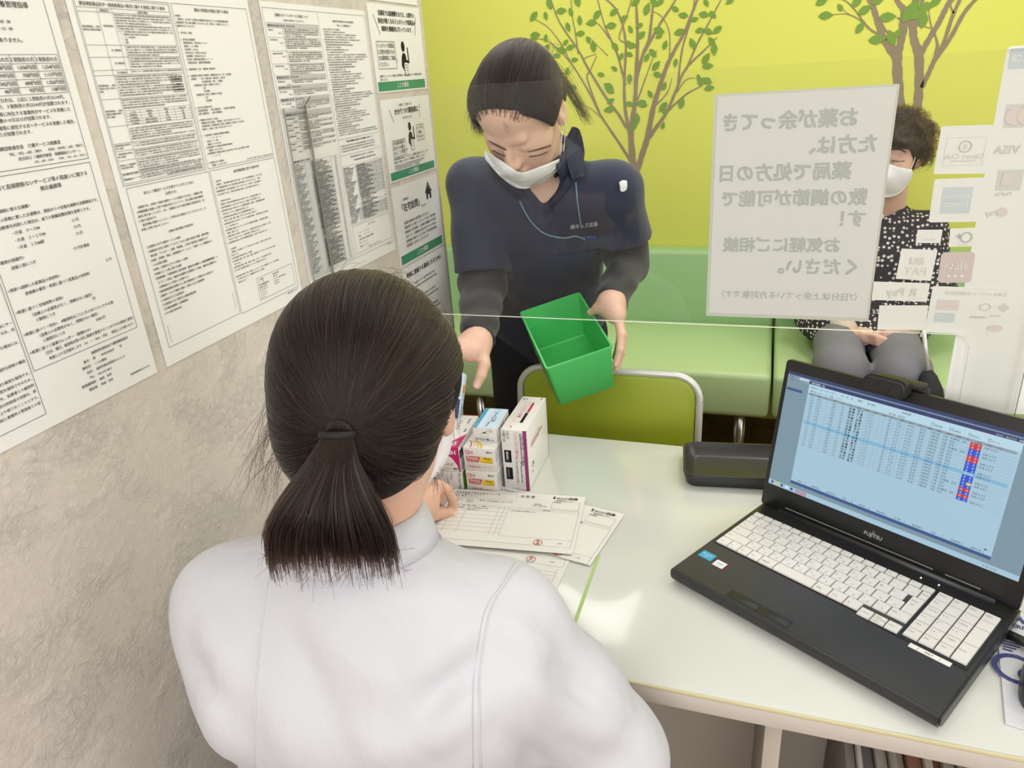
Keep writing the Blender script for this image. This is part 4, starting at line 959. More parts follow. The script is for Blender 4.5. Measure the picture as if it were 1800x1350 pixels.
def key(x0, y0, x1, y1, g=.0006):
    bm = bmesh.new(); z0, z1 = KZ, KZ + .0022; i_ = .0011
    a = [bm.verts.new(q) for q in ((x0 + g, y0 + g, z0), (x1 - g, y0 + g, z0), (x1 - g, y1 - g, z0), (x0 + g, y1 - g, z0))]
    b_ = [bm.verts.new(q) for q in ((x0 + g + i_ * .5, y0 + g + i_ * .5, z1), (x1 - g - i_ * .5, y0 + g + i_ * .5, z1), (x1 - g - i_ * .5, y1 - g - i_ * .5, z1), (x0 + g + i_ * .5, y1 - g - i_ * .5, z1))]
    for i in range(4): bm.faces.new((a[i], a[(i + 1) % 4], b_[(i + 1) % 4], b_[i]))
    bm.faces.new(b_)
    return bm_obj('key', bm, KEY, kb)
leg = Page(356, 240)
def cap(s, x, y, size=3.6, fit=None): leg.text(s, x * 1000, 240 - y * 1000, size, 'fkey', fit=fit, bold=.01)
INKS['fkey'] = mat('key_legend', srgb(112, 112, 112), .5)
X0, XE = .0095, .2712; fr0, fr1 = .1895, .2008
fk = ['Esc', 'F1', 'F2', 'F3', 'F4', 'F5', 'F6', 'F7', 'F8', 'F9', 'F10', 'F11', 'F12', 'Num', 'Prt', 'Ins', 'Del']
wk = (XE - X0) / 17
for i, s in enumerate(fk): key(X0 + i * wk, fr0, X0 + (i + 1) * wk, fr1); cap(s, X0 + i * wk + .003, fr0 + .0052, 2.6)
rows_ = [('半', [('1', 'ぬ'), ('2', 'ふ'), ('3', 'あ'), ('4', 'う'), ('5', 'え'), ('6', 'お'), ('7', 'や'), ('8', 'ゆ'), ('9', 'よ'), ('0', 'わ'), ('-', 'ほ'), ('^', 'へ'), ('\\', 'ー')], 'Back', .014, 0),
         ('Tab', [('Q', 'た'), ('W', 'て'), ('E', 'い'), ('R', 'す'), ('T', 'か'), ('Y', 'ん'), ('U', 'な'), ('I', 'に'), ('O', 'ら'), ('P', 'せ'), ('@', '゛'), ('[', '。')], 'Enter', .0225, 1),
         ('Caps', [('A', 'ち'), ('S', 'と'), ('D', 'し'), ('F', 'は'), ('G', 'き'), ('H', 'く'), ('J', 'ま'), ('K', 'の'), ('L', 'り'), (';', 'れ'), (':', 'け'), (']', 'む')], '', .027, 2),
         ('Shift', [('Z', 'つ'), ('X', 'さ'), ('C', 'そ'), ('V', 'ひ'), ('B', 'こ'), ('N', 'み'), ('M', 'も'), (',', 'ね'), ('.', 'る'), ('/', 'め'), ('\\', 'ろ')], 'Shift', .037, 3)]
rh = (.1882 - .0945) / 5; kw = .0182
for first, keys, last, fw, r_i in rows_:
    y1 = .1882 - r_i * rh; y0 = y1 - rh
    key(X0, y0, X0 + fw, y1); cap(first, X0 + .003, y0 + .0085, 3.4, fw * 1000 - 5)
    x = X0 + fw
    for a, b_ in keys:
        key(x, y0, x + kw, y1); cap(a, x + .0035, y0 + .0098, 4.0); cap(b_, x + .0095, y0 + .004, 3.6); x += kw
    if r_i == 1: x = .2552; key(x, y0 - rh, XE, y1); cap('Enter', x + .003, y0 + .008, 3.8); cap('↵', x + .005, y0 - .001, 5)
    elif r_i == 2: pass
    else: key(x, y0, XE, y1); cap(last, x + .003, y0 + .0095, 3.6)
y1 = .0945 + rh; y0 = .0945; x = X0
for s, w_ in (('Ctrl', .018), ('Fn', .0165), ('田', .0165), ('Alt', .0175), ('無変換', .0225), ('', .0575), ('変換', .0215), ('かな', .0205), ('目', .0200)):
    key(x, y0, x + w_, y1); cap(s, x + .004, y0 + .006, 3.4, w_ * 1000 - 5); x += w_
xa = .2205
key(xa, .0855 + .003, xa + .0168, .1028 + .003); cap('← Home', xa + .002, .096, 3, 12)
key(xa + .0168, .0974, xa + .034, .1056); cap('↑ PgUp', xa + .0185, .0995, 2.8, 12)
key(xa + .0168, .0888, xa + .034, .097); cap('↓ PgDn', xa + .0185, .091, 2.8, 12)
key(xa + .034, .0885, XE, .1058); cap('→ End', xa + .036, .096, 3, 12)
nx = .2750; nw = (.3465 - nx) / 4; nh = (.2005 - .0925) / 6
num = [['Home', 'End', 'PgUp', 'PgDn'], ['Num', '/', '*', '-'], ['7 Home', '8 ↑', '9 PgUp', '+'], ['4 ←', '5', '6 →', None], ['1 End', '2 ↓', '3 PgDn', 'Enter'], ['0 Ins', '000', '. Del', None]]
for i, rw in enumerate(num):
    for j, s in enumerate(rw):
        if s is None: continue
        y1 = .2005 - i * nh; y0 = y1 - nh * (2 if (j == 3 and i in (2, 4)) else 1)
        key(nx + j * nw, y0, nx + (j + 1) * nw, y1); cap(s, nx + j * nw + .003, (y0 + y1) / 2 + .001, 3.6, 12)
for (col, layer, name), (vs, fs, n) in leg.g.items():
    V = np.concatenate(vs) / 1000
    mesh_obj('key_lettering', np.column_stack([V[:, 0], .240 - V[:, 1], V[:, 2] + KZ + .0023]), fs, INKS[col], kb)
for q in (((.0868, .0265), (.1305, .0215), (.1305, .0045), (.0868, .0045)), ((.1318, .0215), (.1745, .0165), (.1745, .0045), (.1318, .0045))):
    y_ = .0085
    pass
for x0_, x1_ in ((.0872, .1302), (.1312, .1742)):
    t = prism('touchpad_button', [(x0_, .0075), (x1_, .0075), (x1_, .0225), (x0_, .0225)], zt + .0005, zt + .0013, BTN, lap, .0004)
def lap_page(nm, x0_, y0_, w, h, fn, base_m):
    p = Page(w, h); fn(p)
    b_ = prism(nm, [(x0_, y0_), (x0_ + w / 1000, y0_), (x0_ + w / 1000, y0_ + h / 1000), (x0_, y0_ + h / 1000)], zt + .0005, zt + .0009, base_m, lap)
    for (col, layer, name), (vs, fs, n) in p.g.items():
        V = np.concatenate(vs) / 1000; mesh_obj('lettering', np.column_stack([x0_ + V[:, 0], y0_ + h / 1000 - V[:, 1], V[:, 2] + zt + .001 + .0001 * layer]), fs, INKS[col], b_)
    return b_
def st_a(p): p.text('Bluetooth', 10, 7, 3.6, 'white', al='c'); p.text('Wi-Fi', 10, 12, 3.2, 'white', al='c')
def st_b(p): p.rect(1, 1, 17, 15, 'white', 0); p.text('intel', 9, 8.5, 5.6, 'cyan', al='c', bold=.03); p.text('CORE i5', 9, 12.5, 2.6, 'cyan', al='c')
t = lap_page('sticker', .0095, .052, 21, 16, st_a, INKS['cyan']); t['label'] = 'light blue sticker on the palm rest'
t = lap_page('sticker', .035, .0475, 18, 16, st_b, INKS['purple']); t['label'] = 'white sticker with purple border on the palm rest'
def st_c(p): p.text('WKT', 22, 5.6, 4.2, 'ink', al='c'); p.line(10, 1.5, 10, 6.5, .4); p.line(34, 1.5, 34, 6.5, .4)
t = lap_page('sticker', .288, .0792, 46, 7.6, st_c, INKS['white']); t['label'] = 'narrow white name strip below the number keys'
for x_, y_ in ((.246, .2145), (.268, .2155)):
    prism('status_light', [(x_, y_), (x_ + .0018, y_), (x_ + .0018, y_ + .0018), (x_, y_ + .0018)], zt, zt + .0006, mat('led_white', (1, 1, 1, 1), .4, emit=1.5), lap)
# lid
hb = Vector((0, LD, .024)); lv = Vector((0, -math.cos(LOP), math.sin(LOP))); lm_ = frame(hb, (1, 0, 0), lv)
lid = prism('lid', [(x + LW / 2, y + LL / 2 + .002) for x, y in rrect(LW, LL, .006)], -.008, 0, BLK2, lap, .0012); lid.matrix_local = lm_
tube('hinge', [(.03, LD + .006, .0225), (.33, LD + .006, .0225)], .0085, BLK, lap, 14)
SCRN = {}
def em(nm, c, s=1.0):
    m = bpy.data.materials.new(nm); m.use_nodes = True; b_ = m.node_tree.nodes['Principled BSDF']
    b_.inputs['Base Color'].default_value = (.01, .01, .012, 1); b_.inputs['Roughness'].default_value = .3; b_.inputs['Emission Color'].default_value = srgb(*c); b_.inputs['Emission Strength'].default_value = s
    SCRN[nm] = m; return m
SB = em('screen_desktop', (118, 142, 156)); em('win', (158, 190, 208)); em('winw', (176, 206, 220)); em('bar', (46, 56, 100)); em('barb', (54, 82, 130)); em('hl', (120, 176, 208)); em('dk', (34, 40, 52)); em('gr', (122, 142, 156)); em('head', (134, 150, 160)); em('rd', (190, 44, 56)); em('bl', (34, 74, 196)); em('yl', (206, 186, 60)); em('wt', (206, 222, 232)); em('pk', (168, 140, 160)); em('side', (128, 150, 164))
S0x, S0y, SW_, SH_ = 7.0, 40.0, 340.0, 181.5       # mm on the lid: left, bottom, width, height
scr = prism('screen', [(S0x / 1000, S0y / 1000), ((S0x + SW_) / 1000, S0y / 1000), ((S0x + SW_) / 1000, (S0y + SH_) / 1000), (S0x / 1000, (S0y + SH_) / 1000)], .0001, .0004, SB, lid)
p = Page(SW_, SH_)
class P2: pass
wx0, wx1, wy0, wy1 = 34.5, 306, 6, 168
p.rect(0, 0, SW_, 3.4, 'bar', 0); p.rect(0, 3.4, SW_, 4.2, 'bar', 0)
p.rect(0, 4.2, 34, 12, 'side', 0); p.text('検索ワード', 3, 8, 3.2, 'dk'); p.text('印刷データ', 3, 12, 3.2, 'dk'); p.rect(18, 5.4, 33, 8.6, 'winw', 1)
p.rect(1, 24, 26, 28, 'barb', 1); p.rect(0, 95, 30, 95.4, 'gr', 1)
p.rect(wx0, wy0, wx1, wy1, 'win', 1); p.rect(wx0, wy0, wx1, wy0 + 5, 'bar', 2); p.text('調剤履歴一覧', wx0 + 3, wy0 + 4, 3.4, 'wt', layer=3); p.text('000017　R06.07.12　金曜', 276, wy0 + 4, 3.0, 'wt', layer=3, fit=30)
p.rect(wx0, wy0 + 5, wx1, wy0 + 17, 'winw', 2)
p.text('調剤日 06 年 07 月 12 日 ～　　年　月　日　　検索', wx0 + 3, wy0 + 10.5, 3.3, 'dk', layer=3, fit=110); p.text('発行番号', 120, wy0 + 11, 3.0, 'dk', layer=3); p.text('医療機関', 166, wy0 + 10, 3.0, 'dk', layer=3); p.text('調剤済のみデータ：印刷・すべて', wx0 + 3, wy0 + 16, 3.2, 'dk', layer=3); p.text('発行順：番号順', 150, wy0 + 16, 3.0, 'dk', layer=3)
for i, s in enumerate(('未投薬', '投薬済', '未記入', 'すべて')):
    xx = 204 + i * 22; p.box(xx, wy0 + 11, xx + 3, wy0 + 14.5, .4, 'dk', 3); p.text(s, xx + 4, wy0 + 14.5, 3.0, 'dk', layer=3)
p.rect(wx0 + 2, wy0 + 17.4, wx1 - 4, wy0 + 21, 'head', 2)
for i in range(22): p.text(('番号', '時間', '区', '患者', '氏名', 'カナ', '保険', '負担')[i % 8], wx0 + 4 + i * 11.6, wy0 + 20.3, 2.5, 'dk', layer=3)
ry0 = wy0 + 21.3; rh_ = 4.35; nr = 18
names = ['佐 藤　花 子', '髙 橋　正 樹', '田 中　一 郎', '伊 藤　由 美', '山 本　太 朗', '中 村　恵 子']
for i in range(nr):
    yy = ry0 + i * rh_ + 3.4
    if i == 9: p.rect(wx0 + 2, yy - 3.4, wx1 - 4, yy + .9, 'hl', 2)
    p.line(wx0 + 2, yy + .9, wx1 - 4, yy + .9, .22, 'gr', 3)
    for x_, s, e in ((46, '%d' % (301 + i), 2.9), (56, '%02d:%02d' % (9 + i // 4, (i * 17) % 60), 2.9), (78, '%d歳' % (33 + (i * 13) % 60), 2.7), (92, '%d' % (401 + i), 2.7), (158, '男', 2.8), (168, '%02d %02d' % (20 + i, (i * 7) % 12 + 1), 2.8), (182, '0%d1%d0%d' % (i % 7, i % 5, i % 3), 2.8), (198, '国 保', 2.8), (211, '村瀬内科', 2.8), (226, '村瀬　昭 則', 2.8)):
        p.text(s, x_ + wx0 - 40, yy, e, 'dk', layer=3)
    p.text(names[i % 6], 98, yy, 3.5, 'dk', layer=3, bold=.05); p.text('ﾐﾅﾐ ﾊﾅｺ' if i % 2 else 'ﾋﾗﾀ ﾏｻｷ', 124, yy, 2.7, 'dk', layer=3)
    if i != 9: p.rect(252, yy - 3.5, 265, yy + .85, 'rd' if i in (0, 1, 4, 5, 14, 16) and i not in (2, 3) else 'bl', 3)
    if i == 12: p.rect(259, yy - 3.2, 264.6, yy + .6, 'yl', 4)
    p.text('済', 254, yy, 2.8, 'wt', layer=5); p.text('済', 260.5, yy, 2.8, 'wt', layer=5)
    if i % 3 != 1: p.text('魚緒 ゆき子', 268, yy, 2.9, 'dk', layer=3)
    if i in (0, 3, 13, 16): p.text('魚緒　友彰', 234, yy, 2.9, 'dk', layer=3)
for x_ in (44, 55, 66, 80, 90, 97, 122, 140, 146, 152, 158, 172, 186, 200, 214, 232, 250): p.line(x_, ry0, x_, ry0 + nr * rh_, .2, 'gr', 3)
p.rect(wx0, wy1 - 9, wx1, wy1 - 5, 'win', 2)
for i, s in enumerate(('一覧表', '投薬履歴', '薬歴印刷', '集計', '再印刷', '患者情報', '処方箋', '薬剤情報', '領収', '投薬情報', '最終印刷')): p.text(s, wx0 + 8 + i * 24, wy1 - 6, 3.0, 'dk', layer=3); p.line(wx0 + 22 + i * 24, wy1 - 9, wx0 + 22 + i * 24, wy1 - 5, .4, 'dk', 3)
p.rect(wx0, wy1 - 4.6, wx1, wy1, 'barb', 2); p.poly([(296, wy1 - 12), (300, wy1 - 12), (298, wy1 - 9.6)], 'dk', 3)
p.rect(0, SH_ - 7.4, SW_, SH_, 'win', 1)
for i in range(5): p.rect(4 + i * 8, SH_ - 6.2, 8 + i * 8, SH_ - 2, ('barb', 'yl', 'barb', 'wt', 'barb')[i], 2)
p.rect(44, SH_ - 6.8, 62, SH_ - .6, 'pk', 2); p.text('A あ 13:24', 300, SH_ - 2.4, 3.4, 'dk', layer=3)
INKS.update({k: SCRN[k] for k in SCRN})
for (col, layer, name), (vs, fs, n) in p.g.items():
    V = np.concatenate(vs); mesh_obj('screen_' + ('lettering' if name == 'lettering' else 'window' if name == 'print' else 'ruling'), np.column_stack([(S0x + V[:, 0]) / 1000, (S0y + SH_ - V[:, 1]) / 1000, V[:, 2] / 1000 + .00045 + .00004 * layer]), fs, SCRN[col], lid)
# maker's mark on the lower bezel
p = Page(356, 240); p.text('FUJITSU', 173, 240 - 21, 7.4, 'wt', al='c', bold=.03)
p.ring(173, 240 - 28.2, 1.6, .5, 'wt')
for (col, layer, name), (vs, fs, n) in p.g.items():
    V = np.concatenate(vs); mesh_obj('emblem', np.column_stack([V[:, 0] / 1000, .240 - V[:, 1] / 1000, V[:, 2] / 1000 + .0004 + .00005 * layer]), fs, mat('emblem_silver', srgb(200, 200, 205), .3, metal=.6), lid)
prism('trim_line', [(.041, .0105), (.255, .0105), (.255, .0118), (.041, .0118)], .0001, .0006, CHROME, lid); prism('trim_line', [(.270, .0105), (.312, .0105), (.312, .0118), (.270, .0118)], .0001, .0006, CHROME, lid)
tag(lap, 'open black laptop with white keys and a pale blue table on screen', 'laptop')
# webcam clipped over the lid
wm = lapm @ lm_
wc = empty('webcam', mw=wm @ Matrix.Translation((.151, LL + .0035, .0128)))
bm = bmesh.new()
ol = rrect(.058, .026, .012, 6); v0 = [bm.verts.new((x, y, -.012)) for x, y in ol]; f = bm.faces.new(v0); rr = bmesh.ops.extrude_face_region(bm, geom=[f])
for v in [g for g in rr['geom'] if isinstance(g, bmesh.types.BMVert)]: v.co.z = .012
bmesh.ops.recalc_face_normals(bm, faces=bm.faces); bmesh.ops.bevel(bm, geom=[e for e in bm.edges if abs(e.verts[0].co.z - e.verts[1].co.z) < 1e-6], offset=.005, segments=3, affect='EDGES')
WCM = mat('webcam_black', srgb(30, 30, 31), .5)
bm_obj('body', bm, WCM, wc, auto=True)
ring_ = tube('lens_cover', [(.0085 * math.cos(a), .0085 * math.sin(a) + .001, .0124) for a in np.linspace(0, math.tau, 25)], .0006, BTN, wc, 6)
cl = box('clip', (-.026, -.020, -.030), (.045, .004, -.0225), WCM, wc, .002); box('clip_arm', (-.02, .0035, -.030), (.04, .010, -.004), WCM, wc, .002)
tag(wc, 'black clip-on webcam over the top edge of the laptop lid', 'webcam')

# ================================================================== mouse, mat, cables
p = Page(220, 250)
INKS['padblue'] = mat('pad_print_blue', srgb(58, 68, 128), .6)
p.text('A', 14, 22, 26, 'padblue', bold=.06); p.text('PHARMACY', 2, 34, 10, 'padblue', bold=.03)
p.ring(16, 110, 22, 6, 'padblue'); p.ring(30, 118, 12, 4, 'padblue')
for i in range(5): p.line(4, 60 + i * 5, 30 - i * 4, 60 + i * 5, 2.4, 'padblue')
pd = sheet('mouse_mat', 'white mouse mat with dark blue lettering at the right edge of the counter', 'mouse mat', frame((.313, .892, CZ + .0030), (.985, -.17, 0), (.17, .985, 0)), 220, 200, p, mat('mat_white', srgb(214, 216, 224), .7), .0022)
MOUSE = mat('mouse_black', srgb(46, 48, 52), .4)
bm = bmesh.new(); bmesh.ops.create_uvsphere(bm, u_segments=28, v_segments=16, radius=1.0)
for v in bm.verts:
    x, y, z = v.co; zz = max(z, -.12)
    v.co = Vector((x * .031 * (1 - .12 * math.cos(y * 2.6)), y * .054, (zz + .12) * .033 * (1 - .18 * y)))
ms = empty('computer_mouse', mw=frame((.334, .755, CZ + .0036), (.94, -.34, 0), (.34, .94, 0)))
bm_obj('shell', bm, MOUSE, ms, smooth=True)
tube('scroll_wheel', [(-.003, .028, .030), (.003, .028, .030)], .006, BTN, ms, 14)
tag(ms, 'dark grey computer mouse on the white mouse mat at the right edge', 'mouse')
c = lapm @ Vector((LW, .196, .012)); ex = lapm.to_3x3() @ Vector((1, 0, 0)); ey = lapm.to_3x3() @ Vector((0, 1, 0))
cab = empty('computer_cable', c + ex * .001)
tube('plug', [ex * .0, ex * .030], .006, BTN, cab, 10); tube('cord', spline([ex * .03, ex * .05 + Vector((0, 0, -.004)), ex * .09 + ey * .02 + Vector((0, 0, -.008)), ex * .2 + ey * .1 + Vector((0, 0, -.0095))], 6), .002, BTN, cab, 8)
tag(cab, 'black cable with plug leaving the right side of the laptop', 'cable')

# ================================================================== chair behind the counter
OLIVE = mat('chair_olive', srgb(158, 172, 44), .42, bump=(24, .1, .003)); OLIVE_E = mat('chair_edge', srgb(168, 190, 60), .45)
ch = empty('customer_chair', (-.32, 1.42, 0)); o = ch.location
cw, zb2, ztp, yb = .415, .46, .762, 1.478
m_ = frame((-.3205 - o[0], yb - o[1], (zb2 + ztp) / 2), (1, .0, 0), (0, .14, 1))
b_ = prism('backrest', rrect(cw - .018, ztp - zb2 - .012, .045, 8), -.009, .009, OLIVE, ch, .006, 3); b_.matrix_local = m_
ol = [(x, y, 0) for x, y in rrect(cw, ztp - zb2, .055, 8)]; f_ = tube('back_frame', ol + [ol[0]], .0082, mat('frame_silver', srgb(218, 220, 216), .3, metal=.3), ch, 10, caps=False); f_.matrix_local = m_
s2 = prism('seat', rrect(.42, .40, .05, 6), -.022, .022, OLIVE, ch, .012, 3); s2.location = (-.3205 - o[0], 1.23 - o[1], .43)
for sx in (-.19, .19):
    tube('leg', spline([(sx + -.0005, 1.06 - o[1], 0), (sx, 1.07 - o[1], .40), (sx, 1.22 - o[1], .406)], 6), .011, CHROME, ch)
    tube('leg', spline([(sx, 1.53 - o[1], 0), (sx, 1.455 - o[1], .40), (sx, 1.465 - o[1], .56)], 6), .011, CHROME, ch)
tag(ch, 'olive green chair with chrome frame, tucked under the far side of the counter', 'chair')

# ================================================================== green bin held by the standing person
BIN = mat('bin_green', srgb(84, 200, 112), .36, sss=.15)
BO = np.array([-.3927, 1.4092, .8913])
BM = np.array([[.862, -.503, -.067], [.458, .829, -.321], [.217, .246, .945]])
BWd, BLn, BHt, BTp = .1399, .2216, .1138, .0074
def bin_():
    bm = bmesh.new(); rings = []
    for ins, z, rr in ((0, 0, .006), (-.0015, 0, .007), (-.0015, -.006, .007), (.0005, -.0065, .006), (BTp, -BHt + .004, .008), (BTp + .003, -BHt, .006)):
        rings.append([bm.verts.new((x, y, z)) for x, y in rrect(BWd - 2 * ins, BLn - 2 * ins, rr, 4)])
    inner = []
    for ins, z, rr in ((.0022, 0, .005), (BTp + .002, -BHt + .006, .007), (BTp + .005, -BHt + .003, .005)):
        inner.append([bm.verts.new((x, y, z)) for x, y in rrect(BWd - 2 * ins, BLn - 2 * ins, rr, 4)])
    def br(a, b):
        for i in range(len(a)): bm.faces.new((a[i], b[i], b[(i + 1) % len(a)], a[(i + 1) % len(a)]))
    for a, b in zip(rings, rings[1:]): br(a, b)
    br(inner[0], rings[0])
    for a, b in zip(inner, inner[1:]): br(b, a)
    bm.faces.new(rings[-1]); bm.faces.new(inner[-1][::-1]); bmesh.ops.recalc_face_normals(bm, faces=bm.faces)
    o_ = bm_obj('plastic_bin', bm, BIN, auto=True)
    m = Matrix.Identity(4)
    for i in range(3):
        for j in range(3): m[i][j] = BM[i, j]
        m[i][3] = BO[i]
    o_.matrix_world = m
    return tag(o_, 'bright green plastic bin tilted in the left hand of the standing person', 'bin')
bin_()

# ================================================================== smooth-surface modelling (signed distances -> one continuous mesh)
def nrm(v): v = np.asarray(v, float); return v / np.linalg.norm(v)
def ell(c, r, M=None):
    c = np.asarray(c, float); r = np.asarray(r, float); M = None if M is None else np.asarray(M, float)
    def f(P):
        q = P - c
        if M is not None: q = q @ M
        k0 = np.linalg.norm(q / r, axis=1); k1 = np.linalg.norm(q / (r * r), axis=1)
        return k0 * (k0 - 1) / np.maximum(k1, 1e-9)
    return f
def cap(a, b, ra, rb=None, sq=None):
    a = np.asarray(a, float); b = np.asarray(b, float); rb = ra if rb is None else rb; ba = b - a; L2 = ba @ ba
    def f(P):
        q = P - a; h = np.clip(q @ ba / L2, 0, 1)
        return np.linalg.norm(q - h[:, None] * ba, axis=1) - (ra + (rb - ra) * h)
    return f
def chain(pts, rs, k=.01): return su(k, *[cap(pts[i], pts[i + 1], rs[i], rs[i + 1]) for i in range(len(pts) - 1)])
def su(k, *fs):
    def f(P):
        d = fs[0](P)
        for g in fs[1:]:
            e = g(P); h = np.maximum(k - np.abs(d - e), 0) / k; d = np.minimum(d, e) - h * h * k * .25
        return d
    return f
def cut(a, b, k=.004):
    def f(P):
        d = a(P); e = -b(P); h = np.maximum(k - np.abs(d - e), 0) / k
        return np.maximum(d, e) + h * h * k * .25
    return f
def both(a, b): return lambda P: np.maximum(a(P), b(P))
def half(o, n):
    o = np.asarray(o, float); n = nrm(n)
    return lambda P: (P - o) @ n
def off(f, t): return lambda P: f(P) - t
def wrinkle(f, amp, dirs):
    def g(P):
        w = np.zeros(len(P))
        for (k, ph, a) in dirs:
            k = np.asarray(k, float); w2 = np.sin(P @ np.roll(k, 1) * .37 + ph * 2) * 1.3
            w += a * np.sin(P @ k + ph + w2)
        return f(P) + amp * w
    return g
def folds(f, segs):
    """soft ridges (+) and valleys (-) of cloth along short segments: (a, b, width, height)"""
    def g(P):
        d = f(P); w = np.zeros(len(P)); m = np.abs(d) < .05
        if not m.any(): return d
        Q = P[m]; ww = np.zeros(len(Q))
        for a, b, wd, hgt in segs:
            ba = b - a; q = Q - a; t = np.clip(q @ ba / (ba @ ba), 0, 1); r = np.linalg.norm(q - t[:, None] * ba, axis=1)
            ww += hgt * np.exp(-(r / wd) ** 2) * (4 * t * (1 - t) * .7 + .3)
        w[m] = ww
        return d - w
    return g
def fold_lines(f, rows):
    out = []
    for u0, v0, u1, v1, wd, hg in rows:
        a, b = onto(f, [(u0, v0), (u1, v1)]); out.append((a, b, wd, hg))
    return out
def local(M, o):
    """wrap primitives given in a local frame (columns of M are the axes)"""
    M = np.asarray(M, float); o = np.asarray(o, float)
    return lambda f: (lambda P: f((P - o) @ M))
def surfnet(f, lo, hi, h, cs=4):
    lo = np.asarray(lo, float); hi = np.asarray(hi, float)
    nc = np.ceil((hi - lo) / (h * cs)).astype(int) + 1
    n = nc * cs
    ax = [lo[i] + h * np.arange(n[i]) for i in range(3)]
    cx = [lo[i] + h * cs * (np.arange(nc[i]) + .5) - h * .5 for i in range(3)]
    G = np.stack(np.meshgrid(*cx, indexing='ij'), -1).reshape(-1, 3)
    dc = f(G)
    near = np.abs(dc) < h * cs * 1.5
    D_ = np.repeat(np.repeat(np.repeat(np.sign(dc).reshape(nc) * h * 9, cs, 0), cs, 1), cs, 2)
    ids = np.argwhere(near.reshape(nc))
    o = np.stack(np.meshgrid(*[np.arange(cs)] * 3, indexing='ij'), -1).reshape(-1, 3)
    for s in range(0, len(ids), 6000):
        I = (ids[s:s + 6000, None, :] * cs + o[None]).reshape(-1, 3)
        D_[I[:, 0], I[:, 1], I[:, 2]] = f(lo + I * h)
    S = D_ < 0
    c8 = [(i, j, k) for i in (0, 1) for j in (0, 1) for k in (0, 1)]
    sl = lambda A, c: A[c[0]:A.shape[0] - 1 + c[0], c[1]:A.shape[1] - 1 + c[1], c[2]:A.shape[2] - 1 + c[2]]
    cnt = sum(sl(S, c).astype(np.int8) for c in c8)
    cell = (cnt > 0) & (cnt < 8)
    C = np.argwhere(cell); idx = -np.ones(cell.shape, np.int64); idx[cell] = np.arange(len(C))
    acc = np.zeros((len(C), 3)); num = np.zeros(len(C))
    for a in c8:
        for d in range(3):
            if a[d]: continue
            b = list(a); b[d] = 1
            va = D_[C[:, 0] + a[0], C[:, 1] + a[1], C[:, 2] + a[2]]; vb = D_[C[:, 0] + b[0], C[:, 1] + b[1], C[:, 2] + b[2]]
            m = (va < 0) != (vb < 0); t = np.where(m, va / np.where(m, va - vb, 1), 0)
            p = np.array(a, float)[None] + 0 * acc; p[:, d] += t
            acc[m] += p[m]; num += m
    V = lo + (C + acc / num[:, None]) * h
    F_ = []
    for d in range(3):
        u, v = (d + 1) % 3, (d + 2) % 3
        A = S; sa = [slice(None)] * 3; sb = [slice(None)] * 3; sa[d] = slice(0, -1); sb[d] = slice(1, None)
        x = A[tuple(sa)] != A[tuple(sb)]
        E = np.argwhere(x); E = E[(E[:, u] > 0) & (E[:, v] > 0) & (E[:, u] < S.shape[u] - 1) & (E[:, v] < S.shape[v] - 1)]
        q = []
        for du, dv in ((1, 1), (0, 1), (0, 0), (1, 0)):
            k = E.copy(); k[:, u] -= du; k[:, v] -= dv; q.append(idx[k[:, 0], k[:, 1], k[:, 2]])
        q = np.stack(q, 1); inside = S[E[:, 0], E[:, 1], E[:, 2]]
        q[~inside] = q[~inside][:, ::-1]
        F_.append(q)
    F_ = np.concatenate(F_); F_ = F_[(F_ >= 0).all(1)]
    return V, F_
def relax(V, F_, it=2, lam=.5):
    V = V.copy(); E = np.concatenate([F_[:, [0, 1]], F_[:, [1, 2]], F_[:, [2, 3]], F_[:, [3, 0]]]); n = len(V)
    for _ in range(it):
        A = np.zeros((n, 3)); c = np.zeros(n)
        for a, b in ((0, 1), (1, 0)):
            for i in range(3): A[:, i] += np.bincount(E[:, a], V[E[:, b], i], n)
            c += np.bincount(E[:, a], minlength=n)
        V += lam * (A / np.maximum(c, 1)[:, None] - V)
    return V
def quick_mesh(name, V, F_, m, parent, mats=None, fmat=None):
    me = bpy.data.meshes.new(name); n, k = len(V), len(F_)
    o = np.array(parent.location) if parent is not None else np.zeros(3)
    me.vertices.add(n); me.vertices.foreach_set('co', (V - o).astype(np.float32).ravel())
    me.loops.add(k * 4); me.loops.foreach_set('vertex_index', F_.astype(np.int32).ravel())
    me.polygons.add(k); me.polygons.foreach_set('loop_start', np.arange(0, k * 4, 4, dtype=np.int32))
    me.polygons.foreach_set('use_smooth', np.ones(k, bool))
    for q in (mats or [m]): me.materials.append(q)
    if fmat is not None: me.polygons.foreach_set('material_index', fmat.astype(np.int32))
    me.update(calc_edges=True); me.validate()
    ob = bpy.data.objects.new(name, me); COL.objects.link(ob)
    if parent is not None: ob.parent = parent
    return ob
def solid(name, f, lo, hi, h, m, parent, it=1, also=()):
    V, F_ = surfnet(f, lo, hi, h); V = relax(V, F_, it)
    for g, lo2, hi2, h2 in also:
        V2, F2 = surfnet(g, lo2, hi2, h2); V2 = relax(V2, F2, 1); F_ = np.concatenate([F_, F2 + len(V)]); V = np.concatenate([V, V2])
    return quick_mesh(name, V, F_, m, parent)
def grad(f, P, e=.0015):
    g = np.stack([f(P + np.eye(3)[i] * e) - f(P - np.eye(3)[i] * e) for i in range(3)], 1)
    return g / np.maximum(np.linalg.norm(g, axis=1), 1e-9)[:, None]
